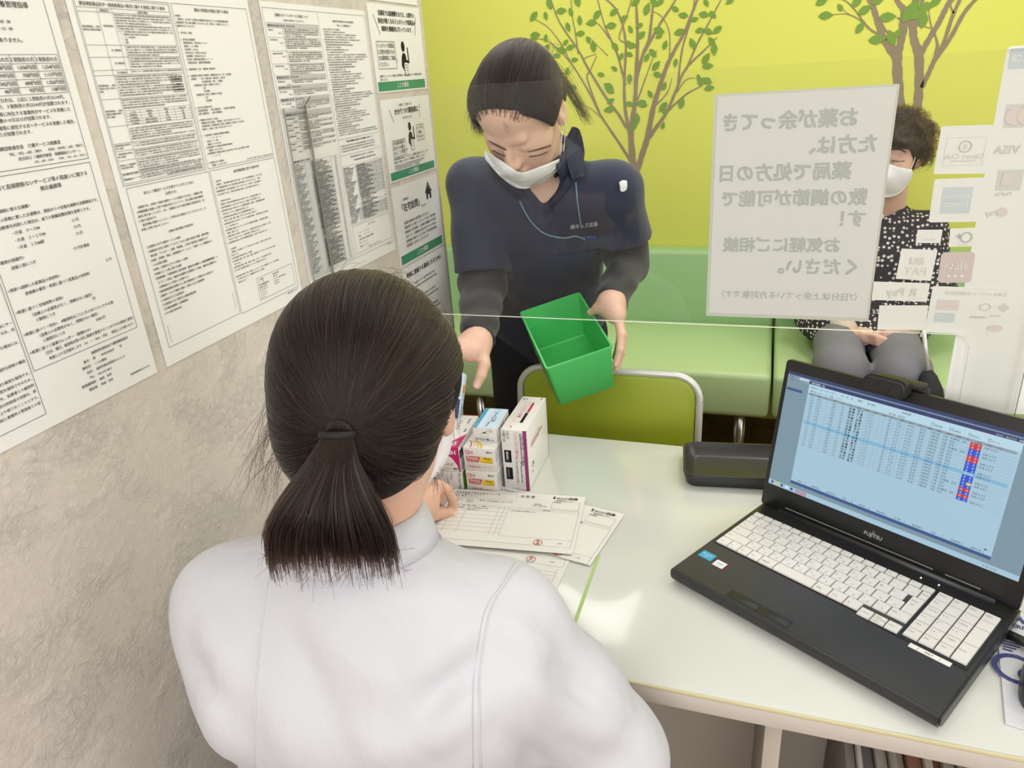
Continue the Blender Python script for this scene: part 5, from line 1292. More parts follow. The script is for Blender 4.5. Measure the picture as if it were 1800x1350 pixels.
def march(f, O, Dn, steps=90, tmax=6, t0=.0):
    t = np.full(len(Dn), t0)
    best = np.full(len(Dn), 9.); bt = t.copy()
    for _ in range(steps):
        d = f(O + Dn * t[:, None]); m = np.abs(d) < best; best[m] = np.abs(d)[m]; bt[m] = t[m]; t = np.minimum(t + d * .75, tmax)
    return O + Dn * bt[:, None], best < .004
def onto(f, uv, lift=0.0):
    """points of a surface that lie under given pixels, lifted along the normal"""
    uv = np.asarray(uv, float); Dn = np.stack([(uv[:, 0] - 900) / FPX, (uv[:, 1] - 675) / FPX, np.ones(len(uv))], 1) @ RW.T
    Dn /= np.linalg.norm(Dn, axis=1)[:, None]
    P, ok = march(f, CAM[None] + 0 * Dn, Dn, t0=.2)
    if lift: P = P + grad(f, P) * lift
    return P
def patch(name, f, top, bot, nu, nv, lift, m, parent, thick=.0015, bulge=0.0):
    """a strip of cloth lying on a surface between two outlines"""
    a = spline(np.c_[top, np.zeros(len(top))], 12)[:, :2]; b = spline(np.c_[bot, np.zeros(len(bot))], 12)[:, :2]
    rs = lambda q: np.stack([np.interp(np.linspace(0, 1, nu), np.linspace(0, 1, len(q)), q[:, i]) for i in range(2)], 1)
    a, b = rs(a), rs(b); tt = np.linspace(0, 1, nv)
    uv = np.concatenate([a * (1 - t) + b * t for t in tt])
    P = onto(f, uv, 0); N = grad(f, P, .004)
    lf = np.concatenate([np.full(nu, lift + bulge * math.sin(math.pi * t)) for t in tt])
    V0 = P + N * lf[:, None]; V1 = P + N * (lf + thick)[:, None]
    V = np.concatenate([V0, V1]); n = nu * nv; F_ = []
    g = lambda i, j, s: s * n + j * nu + i
    for j in range(nv - 1):
        for i in range(nu - 1):
            F_.append((g(i, j, 0), g(i + 1, j, 0), g(i + 1, j + 1, 0), g(i, j + 1, 0))); F_.append((g(i, j, 1), g(i, j + 1, 1), g(i + 1, j + 1, 1), g(i + 1, j, 1)))
    for i in range(nu - 1):
        for j in (0, nv - 1): F_.append((g(i, j, 0), g(i, j, 1), g(i + 1, j, 1), g(i + 1, j, 0)))
    for j in range(nv - 1):
        for i in (0, nu - 1): F_.append((g(i, j, 0), g(i, j + 1, 0), g(i, j + 1, 1), g(i, j, 1)))
    return quick_mesh(name, V, np.array(F_), m, parent)
def seam(name, f, uv, r, m, parent, lift=.0003, n=10):
    p = spline(np.c_[uv, np.zeros(len(uv))], n)[:, :2]
    P = onto(f, p, lift) - np.array(parent.location)
    return tube(name, P, r, m, parent, 6)
def strands(name, parent, P, rad, m):
    """P: strands x points x 3"""
    n, k = P.shape[:2]
    hc = bpy.data.hair_curves.new(name); hc.add_curves([k] * n)
    o = np.array(parent.location)
    hc.attributes['position'].data.foreach_set('vector', (P - o).astype(np.float32).ravel())
    ra = hc.attributes.get('radius') or hc.attributes.new('radius', 'FLOAT', 'POINT')
    rr = np.repeat(np.linspace(1, .55, k)[None], n, 0) * rad
    ra.data.foreach_set('value', rr.astype(np.float32).ravel())
    hc.materials.append(m)
    ob = bpy.data.objects.new(name, hc); COL.objects.link(ob); ob.parent = parent
    return ob
def hair_mat(name, c, rough=.32, cap_c=None):
    m = bpy.data.materials.new(name); m.use_nodes = True; nt = m.node_tree; nt.nodes.clear()
    out = nt.nodes.new('ShaderNodeOutputMaterial'); h = nt.nodes.new('ShaderNodeBsdfHairPrincipled')
    h.parametrization = 'COLOR'; h.inputs['Color'].default_value = c; h.inputs['Roughness'].default_value = rough; h.inputs['IOR'].default_value = 1.38; h.inputs['Radial Roughness'].default_value = .5
    try: h.inputs['Random Roughness'].default_value = .3
    except Exception: pass
    hi = nt.nodes.new('ShaderNodeHairInfo'); mx = nt.nodes.new('ShaderNodeMix'); mx.data_type = 'RGBA'
    mx.inputs[6].default_value = tuple(x * .45 for x in c[:3]) + (1,); mx.inputs[7].default_value = tuple(min(1, x * 2.2) for x in c[:3]) + (1,)
    nt.links.new(hi.outputs['Random'], mx.inputs[0]); nt.links.new(mx.outputs[2], h.inputs['Color'])
    nt.links.new(h.outputs[0], out.inputs[0])
    return m
HAIR = hair_mat('hair_dark_brown', (.0075, .0042, .0032, 1)); HAIRM = hair_mat('hair_brown', (.020, .011, .0075, 1)); HAIRLT = hair_mat('hair_light_brown', (.06, .034, .023, 1)); HAIRK = hair_mat('hair_black', (.010, .008, .0075, 1)); HAIRB = hair_mat('hair_brown_short', (.022, .013, .010, 1))
HCAP = mat('hair_base', srgb(24, 18, 16), .7, spec=.2, bump=(60, .3, .002, (1, 1, 8)))
HCAPB = mat('hair_base_brown', srgb(44, 32, 30), .55)
SKIN = mat('skin_light', srgb(222, 178, 156), .45, sss=.12, var=.05); SKIN2 = mat('skin_pale', srgb(226, 186, 166), .45, sss=.12, var=.05)
COAT_W = mat('coat_white', srgb(200, 201, 208), .75, bump=(8, .6, .02, (1, 1, .5)), sheen=.1)
NAVY = mat('shirt_navy', srgb(40, 46, 70), .8, bump=(9, .3, .01), sheen=.2); NAVY2 = mat('shirt_navy_dark', srgb(32, 38, 60), .8)
BLACKC = mat('sleeve_black', srgb(32, 32, 36), .75, bump=(16, .35, .008, (1, 1, 2.5)), sheen=.2); PANTS = mat('trousers_black_navy', srgb(26, 27, 36), .85)
MASK = mat('mask_white', srgb(236, 236, 238), .7); NAIL = mat('nail', srgb(232, 190, 176), .3)
BROW = mat('brow_dark', srgb(96, 72, 62), .8); LASH = mat('lash_dark', srgb(38, 28, 26), .8); LIPS = mat('lips', srgb(196, 120, 112), .5)

def head_frame(fwd, roll=0.0):
    y = nrm(fwd); x = np.cross(y, [0, 0, 1.0]); x = nrm(x); z = np.cross(x, y)
    c, s = math.cos(roll), math.sin(roll); x, z = c * x + s * z, -s * x + c * z
    return np.stack([x, y, z], 1)                      # right, forward, up
def head_sdf(M, o, neck_to, s=1.0, rn=.052, crown=.080):
    L = local(M, o)
    fs = [ell((0, -.018, .042), (.073 * s, .092, crown)), ell((0, .028, -.022), (.060 * s, .064, .084)), ell((0, .040, -.070), (.042, .042, .034)),
          ell((.036, .048, -.014), (.026, .028, .028)), ell((-.036, .048, -.014), (.026, .028, .028)), ell((0, .032, .058 + (crown - .080) * .6), (.058, .052, .046 + (crown - .080) * .5))]
    f = su(.03, *fs)
    f = su(.012, f, cap((0, .086, .014), (0, .109, -.020), .0065, .0100), ell((.0105, .100, -.026), (.008, .009, .007)), ell((-.0105, .100, -.026), (.008, .009, .007)), cap((-.034, .080, .024), (.034, .080, .024), .0085))
    f = cut(f, su(.004, ell((.031, .098, .006), (.017, .014, .009)), ell((-.031, .098, .006), (.017, .014, .009))), .008)
    f = su(.004, f, ell((.031, .0775, .005), (.0145, .0125, .0115)), ell((-.031, .0775, .005), (.0145, .0125, .0115)))
    f = su(.008, f, ell((0, .092, -.050), (.022, .011, .006)), ell((0, .091, -.060), (.019, .011, .007)), ell((0, .082, -.086), (.017, .014, .014)))
    ears = []
    for sx in (-1, 1):
        e = ell((sx * .0755, -.012, -.002), (.009, .019, .032)); e = cut(e, ell((sx * .084, -.008, .002), (.006, .011, .020)), .004)
        ears.append(e); ears.append(ell((sx * .073, -.004, -.028), (.007, .009, .010)))
    f = su(.006, f, *ears)
    g = L(f)
    top = o + M @ np.array([0, -.022, -.045])
    return su(.03, g, cap(top, neck_to, rn, rn + .004))
def spheric(f, c, dirs, r0=.35):
    P, ok = march(f, c + dirs * r0, -dirs, 70, r0)
    return P
def comb(f, c, M, n, k, T, accept, lift=(.0005, .004), jit=.02, ext=1.0):
    """strands along the scalp from random roots to the tie T"""
    d = rng.normal(size=(n * 5, 3)); d /= np.linalg.norm(d, axis=1)[:, None]
    d = d[accept(d)][:n]; n = len(d); dw = d @ M.T
    tt = nrm(T - c); tj = tt + rng.normal(size=(n, 3)) * jit; tj /= np.linalg.norm(tj, axis=1)[:, None]
    om = np.arccos(np.clip((dw * tj).sum(1), -1, 1))[:, None]
    lf = rng.uniform(*lift, n)
    out = []
    for i, t in enumerate(np.linspace(0, 1, k)):
        q = (np.sin((1 - t) * om) * dw + np.sin(t * om) * tj) / np.maximum(np.sin(om), 1e-4)
        q /= np.linalg.norm(q, axis=1)[:, None]
        P = spheric(f, c, q)
        out.append(P + q * (lf * (1 - .3 * abs(2 * t - 1)))[:, None])
    P = np.stack(out, 1)
    return P
def finger(pts, r0, r1): 
    n = len(pts); return chain(pts, list(np.linspace(r0, r1, n)), .004)
def pix(*rows): return [at(u, v, y) for u, v, y in rows]

# ================================================================== the seated person in the white coat
P1O = empty('person', (-.345, .48, .46))
H1 = np.array([-.347, .550, 1.122]); M1 = head_frame((-.20, .90, -.26))
NB1 = np.array([-.362, .494, 1.003])
head1 = head_sdf(M1, H1, NB1 + np.array([0, 0, -.06]), .97, .05, .060)
hw = [at(757, 905, .885), at(748, 915, .86)]
WR1 = np.array([-.503, .845, .772])
ix = pix((760, 866, .915), (772, 853, .925), (786, 860, .932), (795, 877, .936), (797, 895, .937))
th_ = pix((741, 915, .875), (756, 906, .895), (772, 902, .915), (786, 901, .926), (797, 904, .931))
md = pix((748, 862, .925), (756, 850, .940), (768, 856, .952), (774, 872, .955), (772, 884, .945))
rg = pix((738, 862, .93), (746, 852, .955), (757, 858, .968), (762, 872, .966), (760, 882, .955))
lt = pix((730, 866, .93), (737, 858, .955), (746, 864, .968), (750, 876, .964), (748, 884, .955))
hand1 = su(.014, cap(WR1, .5 * (ix[0] + th_[0]), .024, .020), cap(WR1, ix[0], .020, .0125), cap(WR1, md[0], .020, .0125), cap(WR1, rg[0], .020, .012), cap(WR1, lt[0], .019, .011), cap(th_[0], ix[0], .010, .009))
hand1 = su(.005, hand1, finger(ix, .0095, .0068), finger(th_, .0125, .0082), finger(md, .0095, .007), finger(rg, .009, .0068), finger(lt, .008, .006))
arm1 = su(.02, hand1, cap(WR1, (-.525, .70, .775), .025, .033))
SL, SR = np.array([-.482, .455, .924]), np.array([-.218, .518, .892])
ELl, ELr = np.array([-.545, .560, .765]), np.array([-.118, .552, .712])
bodycore1 = su(.04, cap((-.342, .50, .95), (-.345, .48, .56), .07, .09), cap(SL, SR, .035))
rhand1 = su(.01, cap((-.28, .70, .612), (-.33, .74, .606), .024, .022), *[cap((-.33 + .012 * i, .74 + .006 * i, .606), (-.385 + .02 * i, .78 + .012 * i, .597), .009, .007) for i in range(4)], cap((-.30, .71, .61), (-.345, .75, .594), .010, .008))
body1 = su(.03, head1, bodycore1)
solid('body', body1, (-.56, .34, .40), (-.12, .68, 1.28), .004, SKIN, P1O, 1,
      also=[(arm1, (-.56, .66, .70), (-.38, 1.0, .86), .0016), (su(.02, rhand1, cap((-.28, .70, .612), (-.24, .64, .632), .026, .030)), (-.44, .58, .54), (-.18, .84, .68), .003)])
nm_ = quick_mesh
def nail(tip, back, r, parent, m=NAIL, up=None):
    t = nrm(tip - back); u = nrm(CAM - tip) if up is None else nrm(up); u = nrm(u - t * (u @ t)); s = np.cross(t, u)
    V = []; 
    for a in np.linspace(-1, 1, 5):
        for b in np.linspace(-1, 1, 5):
            V.append(tip - t * r * .35 + t * b * r * .85 + s * a * r * .72 + u * r * (1.06 - .32 * a * a - .05 * b * b))
    F_ = [(i * 5 + j, i * 5 + j + 1, (i + 1) * 5 + j + 1, (i + 1) * 5 + j) for i in range(4) for j in range(4)]
    return quick_mesh('fingernail', np.array(V), np.array(F_), m, parent)
nail(th_[-1], th_[-2], .0082, P1O)
tors = local(np.stack([nrm((.97, .24, 0)), nrm((-.24, .97, 0)), np.array([0, 0, 1.])], 1), (-.345, .487, .78))
coat1 = su(.06, tors(ell((0, .0, .02), (.160, .108, .175))), tors(ell((-.012, -.012, -.20), (.210, .135, .20))), tors(cap((-.10, -.03, .08), (.10, -.03, .08), .075)), cap(SL, SR, .054), cap(NB1 + np.array([0, 0, -.068]), (-.345, .475, .84), .064, .09), cap((-.43, .470, .935), NB1 + np.array([-.02, 0, -.050]), .040, .048), cap((-.270, .506, .914), NB1 + np.array([.02, 0, -.050]), .040, .048))
coat1 = su(.03, coat1, chain([SL + np.array([.004, 0, -.004]), ELl, np.array([-.508, .80, .782])], [.055, .050, .040], .02))
coat1 = su(.03, coat1, chain([SR + np.array([-.004, 0, -.004]), np.array([-.172, .545, .80]), ELr, np.array([-.24, .64, .632]), np.array([-.28, .70, .612])], [.056, .058, .056, .046, .040], .03))
coat1 = cut(coat1, cap(NB1 + np.array([0, .004, -.06]), NB1 + np.array([-.008, .03, .12]), .045, .056), .006)
coat1 = cut(coat1, half((0, 0, .475), (0, 0, 1)), .01)
FL1 = fold_lines(coat1, [(845, 1100, 700, 1190, 0.016, 0.0085), (850, 1150, 730, 1260, 0.015, -0.0085), (838, 1230, 740, 1320, 0.018, 0.0102), (560, 1090, 690, 1230, 0.018, 0.0068), (520, 1130, 600, 1290, 0.016, -0.0068), (470, 1180, 520, 1330, 0.02, 0.0085), (640, 1040, 800, 1060, 0.02, 0.0051), (350, 1080, 430, 1180, 0.018, 0.0085), (330, 1150, 420, 1270, 0.016, -0.0068), (380, 1210, 400, 1340, 0.02, 0.0085), (880, 1080, 960, 1190, 0.014, 0.0068), (930, 1060, 1010, 1160, 0.014, -0.0068), (900, 1200, 1020, 1260, 0.016, 0.0085), (960, 1170, 1060, 1230, 0.012, -0.0085), (980, 1260, 1090, 1300, 0.014, 0.0102), (1040, 1200, 1110, 1260, 0.01, 0.0068), (880, 1280, 960, 1345, 0.014, -0.0085), (620, 1260, 680, 1345, 0.018, 0.0068)])
coat1 = folds(coat1, FL1)
coat1w = wrinkle(coat1, .0018, [((34, 20, 26), .3, 1.0), ((-28, 31, 18), 1.7, .9), ((14, -40, 30), 2.2, .7), ((60, 26, -38), .9, .45)])
solid('coat', coat1w, (-.68, .28, .44), (.0, .86, 1.08), .0042, COAT_W, P1O, 2)
for q in ([(492, 905), (480, 960), (472, 1020), (460, 1100), (453, 1180), (449, 1270), (447, 1349)], [(935, 985), (915, 996), (893, 1022), (868, 1062), (853, 1110), (845, 1180), (843, 1260), (845, 1349)]):
    seam('coat_seam', coat1w, q, .0009, COAT_W, P1O, .0002)
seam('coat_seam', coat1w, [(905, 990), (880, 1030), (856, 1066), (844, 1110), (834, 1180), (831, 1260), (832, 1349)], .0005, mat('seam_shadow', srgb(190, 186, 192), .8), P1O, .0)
# collar: a turned band round the neck
def collar(name, c, axis, fwd, rings, m, parent, gap=.5, n=48, thick=.0016, t1=None):
    a = nrm(axis); fw = nrm(np.asarray(fwd, float) - a * (np.asarray(fwd, float) @ a)); sd = np.cross(fw, a)
    V = []; k = len(rings)
    for j, (r, h, e) in enumerate(rings):
        for i in range(n):
            th = gap + ((t1 or math.tau - gap) - gap) * i / (n - 1)
            V.append(c + a * (h + e * math.cos(th)) + r * (math.cos(th) * fw + math.sin(th) * sd))
    F_ = [(j * n + i, j * n + i + 1, (j + 1) * n + i + 1, (j + 1) * n + i) for j in range(k - 1) for i in range(n - 1)]
    ob = quick_mesh(name, np.array(V), np.array(F_), m, parent)
    md_ = ob.modifiers.new('solidify', 'SOLIDIFY'); md_.thickness = thick
    return ob
collar('collar', NB1 + np.array([.004, .006, -.016]), (-.03, .18, 1), (-.25, .95, -.1), [(.059, -.010, 0), (.060, .022, 0), (.063, .036, 0), (.067, .037, 0), (.072, .029, 0), (.077, .015, -.001), (.081, .002, -.003)], COAT_W, P1O, .35)
cl_ = collar('collar_lining', NB1 + np.array([.004, .006, -.016]), (-.03, .18, 1), (-.25, .95, -.1), [(.078, -.0005, -.003), (.0836, -.0030, -.0035)], mat('lining_lavender', srgb(186, 164, 196), .8), P1O, .35, t1=2.3)
# hair, combed to a low tail
LH = local(M1, H1)
hairf1 = su(.03, LH(ell((0, -.012, .034), (.0800, .098, .085))), LH(ell((0, -.045, -.022), (.072, .066, .066))), LH(ell((.064, .004, .018), (.0185, .042, .036))), LH(ell((-.064, .004, .018), (.0185, .042, .036))))
facecut = LH(su(.02, ell((0, .115, -.03), (.10, .085, .10)), ell((0, .07, -.115), (.09, .085, .06))))
hcap1 = cut(hairf1, facecut, .01); hcap1 = cut(hcap1, LH(ell((.084, .018, -.030), (.022, .026, .026))), .006)
T1 = onto(hairf1, [(601, 757)])[0]
solid('hair', hcap1, (-.47, .40, 1.00), (-.22, .68, 1.28), .003, HCAP, P1O, 2)
acc1 = lambda d: ~((d[:, 1] > .45) & (d[:, 2] < .42)) & ~((np.abs(d[:, 0]) > .72) & (d[:, 1] > -.05) & (d[:, 2] < .1)) & (d[:, 2] > -.72)
PS = comb(hairf1, H1 + M1 @ np.array([0, -.02, .02]), M1, 15000, 14, T1, acc1, (.0, .0035), .035)
strands('hair_strands', P1O, PS[:13200], .00026, HAIR)
strands('hair_strands', P1O, PS[13200:14650] + .0006, .00030, HAIRM)
strands('hair_strands', P1O, PS[14650:], .00026, HAIRLT)
e1 = nrm(RW[:, 0]); back = nrm(np.array([.10, -1, .1])); dn = np.array([0, 0, -1.0])
E1 = at(582, 962, .415)
def tail(n, k=12, spread=.056, dep=.026):
    th = rng.uniform(0, math.tau, n); r = np.sqrt(rng.uniform(0, 1, n)); a, b = r * np.cos(th), r * np.sin(th)
    P0 = T1 + back * .004 + .011 * a[:, None] * e1 + .011 * b[:, None] * dn
    Pm = T1 + back * .030 + np.array([-.004, 0, -.026]) + .021 * a[:, None] * e1 + .014 * b[:, None] * back
    Pn = T1 * .35 + E1 * .65 + back * .016 + spread * .98 * a[:, None] * e1 + dep * b[:, None] * back
    Pe = E1 + spread * (a * .96 + .02 * rng.normal(size=n))[:, None] * e1 + dep * b[:, None] * back + dn * (rng.normal(size=n) * .012 + .012 * a * a - .016 * (1 - a * a) * rng.uniform(0, 1.3, n))[:, None]
    out = []
    for t in np.linspace(0, 1, k):
        out.append((1 - t) ** 3 * P0 + 3 * (1 - t) ** 2 * t * Pm + 3 * (1 - t) * t * t * Pn + t ** 3 * Pe)
    return np.stack(out, 1)
strands('ponytail', P1O, tail(6500), .00027, HAIR); strands('ponytail', P1O, tail(1100), .00030, HAIRM); strands('ponytail', P1O, tail(350), .00026, HAIRLT)
tmid = T1 * .5 + E1 * .5 + back * .006
tailf = su(.03, *[cap(tmid + e1 * s * .008, E1 + e1 * s * .030 + np.array([0, 0, .020]), .010, .010) for s in (-1, 0, 1)])
tv, tf = surfnet(tailf, T1 + np.array([-.12, -.12, -.2]), T1 + np.array([.12, .1, .06]), .004); quick_mesh('ponytail_core', relax(tv, tf, 3), tf, HCAP, P1O)
tdir = nrm(tmid - T1); s_ = nrm(np.cross(tdir, e1)); 
tube('hair_tie', [T1 + back * .008 + .0125 * (math.cos(a) * e1 + math.sin(a) * s_) - np.array(P1O.location) for a in np.linspace(0, math.tau, 22)], .0032, mat('tie_black', srgb(16, 16, 18), .7), P1O, 8)
def wisps(n, roots, ends, sp0, sp1, bow, k=9):
    i = rng.integers(0, len(roots), n); R0 = np.array(roots)[i] + rng.normal(size=(n, 3)) * sp0; R1 = np.array(ends)[i] + rng.normal(size=(n, 3)) * sp1
    mid = (R0 + R1) / 2 + np.array(bow) * rng.uniform(.3, 1.4, n)[:, None]
    return np.stack([(1 - t) ** 2 * R0 + 2 * t * (1 - t) * mid + t * t * R1 for t in np.linspace(0, 1, k)], 1)
w1 = wisps(90, pix((492, 690, .53), (488, 740, .52), (500, 790, .51)), pix((455, 800, .52), (445, 850, .51), (470, 880, .50)), .006, .012, (-.012, 0, .0))
w2 = wisps(70, pix((785, 640, .60), (780, 690, .60), (745, 790, .57)), pix((795, 760, .61), (785, 790, .60), (770, 860, .58)), .004, .007, (.010, 0, 0))
w3 = wisps(60, pix((500, 950, .41), (540, 965, .41), (600, 970, .41), (660, 950, .42)), pix((478, 990, .41), (528, 1012, .41), (606, 1022, .41), (684, 992, .42)), .010, .009, (0, -.004, 0))
w4 = wisps(80, pix((600, 500, .55), (680, 490, .55), (740, 540, .55), (520, 600, .53)), pix((640, 480, .55), (730, 505, .55), (780, 570, .56), (480, 640, .53)), .008, .008, (0, 0, .008))
strands('loose_hair', P1O, np.concatenate([w1, w2, w3, w4]), .00016, HAIR)
# face mask seen only at its edge
mf = su(.03, local(M1, H1)(ell((0, .05, -.045), (.062, .062, .062))))
mk_ = both(off(mf, .004), both(LH(half((0, .03, 0), (0, -1, 0))), LH(half((0, 0, -.005), (0, .2, 1)))))
solid('face_mask', mk_, (-.47, .50, 1.00), (-.22, .73, 1.20), .004, MASK, P1O, 2)
# trousers and stool below the counter
tr1 = su(.05, cap((-.42, .47, .51), (-.44, .76, .52), .08, .065), cap((-.28, .49, .51), (-.25, .78, .52), .08, .065), cap((-.44, .76, .52), (-.44, .74, .09), .06, .045), cap((-.25, .78, .52), (-.25, .76, .09), .06, .045), cap((-.42, .47, .53), (-.28, .49, .53), .10))
solid('trousers', tr1, (-.58, .30, .03), (-.12, .92, .66), .007, mat('trousers_white', srgb(214, 212, 214), .8), P1O, 1)
for x in (-.44, -.25):
    sh = su(.02, cap((x, .74, .045), (x, .84, .035), .042, .032)); solid('shoe', both(sh, half((0, 0, .002), (0, 0, -1))), (x - .06, .66, -.005), (x + .06, .90, .10), .005, mat('shoe_white', srgb(220, 220, 220), .6), P1O, 1)
tag(P1O, 'seated person in white coat seen from behind, dark hair in a low tail', 'person')
st = empty('stool', (-.345, .47, 0))
prism('seat', [(.19 * math.cos(a), .19 * math.sin(a)) for a in np.linspace(0, math.tau, 32, endpoint=False)], .36, .415, mat('stool_seat', srgb(60, 60, 62), .6), st, .015, 3)
tube('pole', [(0, 0, .03), (0, 0, .36)], .022, CHROME, st, 14)
tube('base', [(0, 0, .0), (0, 0, .02), (0, 0, .032)], [.20, .20, .03], mat('stool_base', srgb(60, 60, 62), .5), st, 28)
tag(st, 'stool under the seated person in white coat', 'stool')

# ================================================================== the standing person in navy
P2O = empty('person', (-.555, 1.80, 0))
H2 = np.array([-.463, 1.428, 1.322]); M2 = head_frame((-.12, -.70, -.71), 0.03)
Hp, Sc = np.array([-.560, 1.815, .80]), np.array([-.478, 1.575, 1.185])
uz = nrm(Sc - Hp); ux = nrm(np.array([-1, .06, 0]) - uz * (np.array([-1, .06, 0]) @ uz)); uy = np.cross(uz, ux); TL_ = local(np.stack([ux, uy, uz], 1), Hp)
NK2 = np.array([-.470, 1.545, 1.225])
S2R, S2L = np.array([-.632, 1.572, 1.160]), np.array([-.322, 1.580, 1.145])
E2R, E2L = at(850, 500, 1.50), at(1104, 455, 1.66)
W2R, W2L = at(838, 602, 1.25), at(1074, 535, 1.455)
head2 = head_sdf(M2, H2, NK2, 1.0, .050)
core2 = su(.04, TL_(ell((0, 0, .12), (.145, .105, .22))), TL_(ell((0, .004, .31), (.15, .105, .165))), cap(S2R, S2L, .045), TL_(ell((0, 0, -.06), (.155, .115, .15))))
t2 = pix((847, 620, 1.232), (851, 640, 1.212), (846, 659, 1.198), (838, 677, 1.188))
i2 = pix((808, 616, 1.20), (797, 632, 1.178), (791, 650, 1.166), (789, 668, 1.160))
m2 = pix((802, 612, 1.205), (790, 628, 1.18), (784, 646, 1.165), (783, 664, 1.158))
r2 = pix((798, 610, 1.212), (784, 626, 1.19), (777, 643, 1.175), (776, 660, 1.166)); l2 = pix((797, 612, 1.222), (782, 628, 1.205), (775, 642, 1.192), (772, 655, 1.185))
hand2r = su(.014, cap(W2R, .5 * (i2[0] + t2[0]), .025, .021), *[cap(W2R, q[0], .020, .0125) for q in (i2, m2, r2, l2)], cap(t2[0], i2[0], .014, .010))
hand2r = su(.005, hand2r, finger(t2, .0135, .0085), finger(i2, .0105, .0072), finger(m2, .0105, .0072), finger(r2, .010, .007), finger(l2, .0085, .006))
t3 = pix((1075, 547, 1.438), (1062, 542, 1.440), (1050, 542, 1.446), (1039, 549, 1.452))
f3 = [pix((1086, 556, 1.425), (1092, 588, 1.402), (1090, 614, 1.388), (1083, 640, 1.380)), pix((1088, 556, 1.442), (1095, 590, 1.425), (1092, 620, 1.410), (1084, 648, 1.400)), pix((1088, 556, 1.458), (1094, 588, 1.447), (1091, 618, 1.434), (1084, 646, 1.424)), pix((1086, 555, 1.470), (1091, 582, 1.464), (1088, 606, 1.455), (1082, 628, 1.446))]
hand2l = su(.014, cap(W2L, .5 * (f3[0][0] + t3[0]), .024, .020), *[cap(W2L, q[0], .020, .0125) for q in f3], cap(t3[0], f3[0][0], .013, .010))
hand2l = su(.005, hand2l, finger(t3, .0125, .0082), *[finger(q, .0100 - .0006 * i, .0072) for i, q in enumerate(f3)])
box_of = lambda pts, m: (np.min(pts, 0) - m, np.max(pts, 0) + m)
lo, hi = box_of(np.array([W2R] + t2 + i2 + m2 + r2 + l2), .035); lo3, hi3 = box_of(np.array([W2L] + t3 + sum(f3, [])), .035)
fa2r = su(.02, hand2r, cap(W2R, W2R * .4 + E2R * .6, .025, .033)); fa2l = su(.02, hand2l, cap(W2L, W2L * .4 + E2L * .6, .025, .033))
solid('body', su(.03, head2, core2), (-.80, 1.26, .58), (-.16, 2.0, 1.50), .0034, SKIN2, P2O, 1, also=[(fa2r, np.minimum(lo, lo), hi + np.array([.02, .16, .1]), .0018), (fa2l, lo3, hi3 + np.array([.04, .16, .06]), .0018)])
nail(t2[-1], t2[-2], .0085, P2O, up=(.4, -.8, .2)); nail(t3[-1], t3[-2], .0082, P2O, up=(-.1, -.5, .8))
# shirt
shirt = su(.05, TL_(ell((0, 0, .12), (.158, .118, .23))), TL_(ell((0, .008, .31), (.163, .117, .18))), cap(S2R, S2L, .062), TL_(ell((0, 0, -.06), (.168, .128, .16))), cap(NK2 + np.array([0, .01, -.02]), Sc, .062, .08))
SE2R = S2R * .14 + E2R * .86; SE2L = S2L * .40 + E2L * .60
slR = both(cap(S2R, E2R, .062, .064), half(SE2R, E2R - S2R)); slL = both(cap(S2L, E2L, .064, .066), half(SE2L, nrm(E2L - S2L) + np.array([-.3, 0, -.25])))
shirt = su(.03, shirt, slR, slL)
shirt0 = shirt
shirt = cut(shirt, TL_(half((0, 0, -.155), (0, 0, 1))), .01)
vb = onto(shirt0, [(951, 380), (955, 318), (948, 285)])
shirt = cut(shirt, chain([vb[0], vb[1], NK2 + np.array([.0, -.03, .06])], [.013, .042, .062], .02), .006)
shirt = cut(shirt, cap(NK2 + np.array([0, .02, -.06]), NK2 + np.array([0, -.06, .10]), .042, .056), .006)
shirtw = wrinkle(shirt, .0022, [((30, 18, 34), .3, 1.0), ((-24, 30, 28), 1.1, .9), ((55, -20, 40), 2.2, .5)])
solid('shirt', shirtw, (-.84, 1.36, .58), (-.16, 2.02, 1.34), .0042, NAVY, P2O, 2)
slv = wrinkle(su(.02, chain([S2R, E2R, W2R + (E2R - W2R) * .04], [.056, .050, .034], .03)), .003, [((40, 20, 60), .2, 1), ((-20, 50, 70), 1.3, .8)])
slv2 = wrinkle(su(.02, chain([S2L, E2L, W2L + (E2L - W2L) * .04], [.052, .047, .033], .03)), .003, [((40, 20, 60), .9, 1), ((-20, 50, 70), 2.3, .8)])
for q, a, b_ in ((slv, W2R, E2R), (slv2, W2L, E2L)):
    P_ = np.array([a, b_, S2R if q is slv else S2L]); l_, h_ = box_of(P_, .075)
    solid('inner_sleeve', both(q, half(a + (b_ - a) * .03, a - b_)), l_, h_, .0036, BLACKC, P2O, 1)
trs = su(.05, TL_(ell((0, 0, -.09), (.160, .118, .15))), chain([np.array([-.635, 1.83, .72]), np.array([-.650, 1.80, .42]), np.array([-.655, 1.84, .07])], [.092, .068, .05], .03), chain([np.array([-.485, 1.83, .72]), np.array([-.48, 1.80, .42]), np.array([-.475, 1.84, .07])], [.092, .068, .05], .03))
solid('trousers', trs, (-.78, 1.60, .03), (-.34, 2.02, .90), .006, PANTS, P2O, 1)
for x in (-.655, -.475):
    solid('shoe', both(su(.02, cap((x, 1.86, .045), (x, 1.73, .032), .042, .034)), half((0, 0, .002), (0, 0, -1))), (x - .06, 1.67, -.006), (x + .06, 1.92, .10), .005, mat('shoe_dark', srgb(40, 40, 44), .6), P2O, 1)
